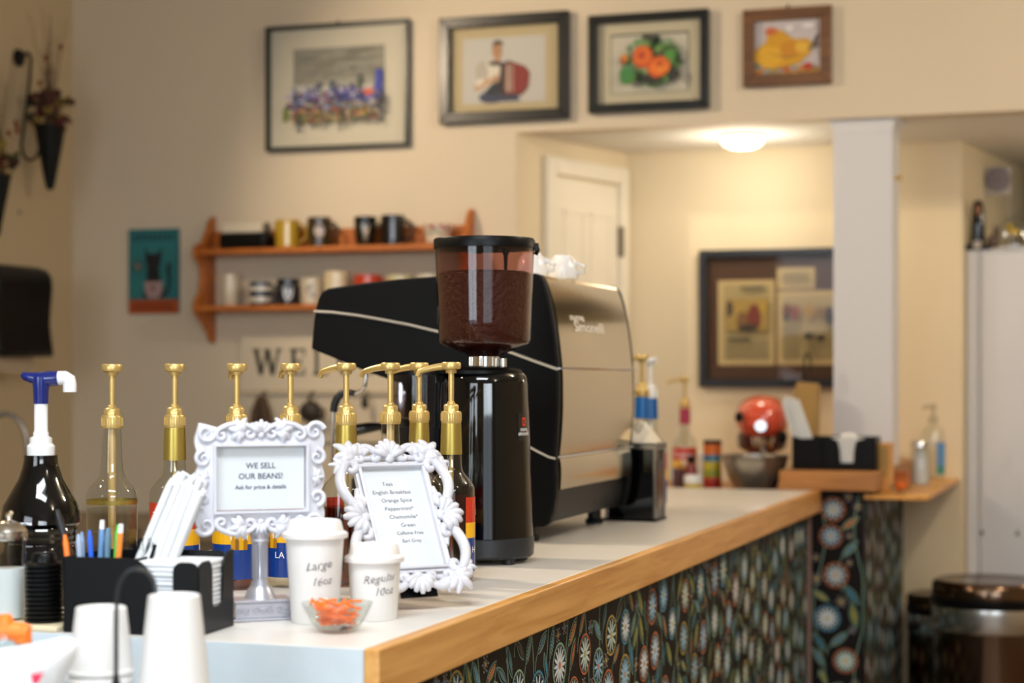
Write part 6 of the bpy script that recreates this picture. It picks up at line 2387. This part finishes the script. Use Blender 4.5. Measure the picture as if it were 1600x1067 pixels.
XS = XW + 0.10
t = thing('wall_sconce', 'wrought iron wall hook with a cone vase on the left wall', 'wall sconce', (XW + .0005, 0, 0))
O = Vector((XW + .0005, 0, 0))
pl = lambda px, py, X: onx(px, py, X) - O
b = B()
c0 = pl(35, 90, XW + 0.02)
b.lathe([(0.0001, 0), (0.030, 0), (0.030, 0.010), (0.018, 0.020), (0.0001, 0.022)], 28, T=Matrix.Translation((0, c0.y, c0.z)) @ Matrix.Rotation(pi / 2, 4, 'Y'))
b.build('wall_rose', M['iron'], t)
b = B()
pt = [pl(36, 88, XW + 0.02), pl(40, 83, XW + 0.05), pl(46, 84, XW + 0.08), pl(48.5, 92, XW + .09), pl(46, 130, XW + .09), pl(41, 170, XW + .09), pl(36, 205, XW + .09), pl(33, 228, XW + .09), pl(37, 244, XW + .095), pl(46, 251, XW + .10),
      pl(56, 247, XW + .105), pl(61, 236, XW + .11), pl(62, 222, XW + .11)]
b.tube(pt, 0.0052, 10)
b.build('iron_arm', M['iron'], t)
vz = pl(78, 297, XW + 0.115)
kz = 6.5 / F
b = B()
b.lathe([(0.0001, 0), (0.012, 0.002), (0.018, 0.03), (0.030, 0.10), (0.044, 0.19), (0.050, 0.228), (0.047, 0.228), (0.040, 0.19), (0.025, 0.10), (0.0001, 0.02)], 28, T=Matrix.Translation(vz))
for i in range(10):
    a = 2 * pi * i / 10
    b.tube([vz + Vector((0.013 * cos(a), 0.013 * sin(a), 0.01)), vz + Vector((0.034 * cos(a), 0.034 * sin(a), 0.12)), vz + Vector((0.052 * cos(a), 0.052 * sin(a), 0.225))], 0.0022, 5)
b.build('cone_vase', M['iron'], t)


def dried(name, label, base, top, seed, reach, group=None, tall=0.36):
    R_ = random.Random(seed)
    t_ = thing(name, label, 'dried flowers', base)
    st = B()
    for i in range(30):
        a = R_.uniform(0, 2 * pi)
        l = R_.uniform(0.16, tall + 0.08)
        lean = R_.uniform(0.0, 0.18)
        p0 = Vector((0, 0, 0))
        p1 = Vector((cos(a) * lean * l * .5, sin(a) * lean * l * .5, l * .5))
        p2 = Vector((cos(a) * lean * l * 1.2, sin(a) * lean * l * 1.2, l))
        st.tube([p0, p1, p2], [0.0016, 0.0012, 0.0005], 4)
        if i % 3 == 0:
            for q in range(4):
                u = 0.6 + 0.1 * q
                m_ = p1.lerp(p2, (u - .5) * 2)
                st.tube([m_, m_ + Vector((R_.uniform(-.02, .02), R_.uniform(-.02, .02), 0.035))], [0.0008, 0.0003], 3)
    st.build('twigs', solid('#5c4a34', 0.9), t_)
    cols = ['#3b1f16', '#54302a', '#6e2620', '#7d6a2c', '#4a4a26', '#2f2a18', '#8a7434', '#5a1c1c']
    for ci in range(4):
        fb = B()
        for i in range(18):
            a = R_.uniform(0, 2 * pi)
            q = R_.uniform(0.0, reach)
            z = R_.uniform(0.00, 0.13) - 0.2 * q
            c_ = Vector((cos(a) * q, sin(a) * q, z))
            s_ = R_.uniform(0.010, 0.022)
            for k_ in range(6):
                dv = Vector((R_.uniform(-1, 1), R_.uniform(-1, 1), R_.uniform(-.6, 1))).normalized() * s_
                fb.ball(c_ + dv * .6, s_ * .45, s_ * .45, s_ * .55, 7, 5)
        fb.build('blossoms', solid(cols[(ci * 2 + seed) % 8], 0.9), t_)
    bd = B()
    for i in range(5):
        a = R_.uniform(0, 2 * pi)
        c_ = Vector((cos(a) * reach * R_.uniform(.2, 1.0), sin(a) * reach * .8, R_.uniform(.14, tall - .04)))
        bd.ball(c_, 0.008, 0.008, 0.012, 8, 6)
        bd.tube([Vector((c_.x * .3, c_.y * .3, 0.02)), c_], 0.0009, 4)
    bd.build('buds', solid('#7d3c22', 0.9), t_)
    return t_


dried('dried_flowers', 'dried dark red and ochre flowers in the iron cone vase', O + vz + Vector((0, 0, 0.215)), 0, 1, 0.075)
dried('dried_flowers', 'second bunch of red and ochre dried flowers at the left edge', onx(-6, 285, XW + 0.12) + Vector((0, 0, 0.02)), 0, 4, 0.085, tall=0.34)
vz2 = onx(-6, 285, XW + 0.12) + Vector((0, 0, 0.02))
t = thing('wall_sconce', 'cone vase of the second sconce, at the left edge', 'wall sconce', vz2 - Vector((0, 0, 0.20)))
B().lathe([(0.0001, 0), (0.012, 0.002), (0.030, 0.10), (0.050, 0.205), (0.046, 0.205), (0.025, 0.10), (0.0001, 0.02)], 28).build('cone_vase', M['iron'], t)
B().tube([(-0.119, 0, 0.1), (-0.07, 0, 0.09), (-0.03, 0, 0.10)], 0.005, 8).build('iron_arm', M['iron'], t)

# faucet
zc_ = lambda py, dd: CAMZ + (HOR - py) * dd / F
dd = 5.75
q = at(40, 700, dd)
t = thing('faucet', 'curved chrome faucet rising behind the sauce bottle', 'faucet', (q.x, q.y, 0.9003))
b = B()
fp = [(44, 770), (43, 700), (40, 678), (33, 661), (22, 650), (8, 646), (-10, 652), (-18, 668)]
b.tube([Vector((q.x, q.y, 0.905)) - Vector((q.x, q.y, .9003))] + [at(x, y, dd) - Vector((q.x, q.y, 0.9003)) for x, y in fp], 0.0085, 12)
b.build('spout', M['steel_dark'], t)
B().lathe([(0.028, 0), (0.026, 0.02), (0.014, 0.035), (0.0001, 0.035)], 24).build('base', M['steel_dark'], t)
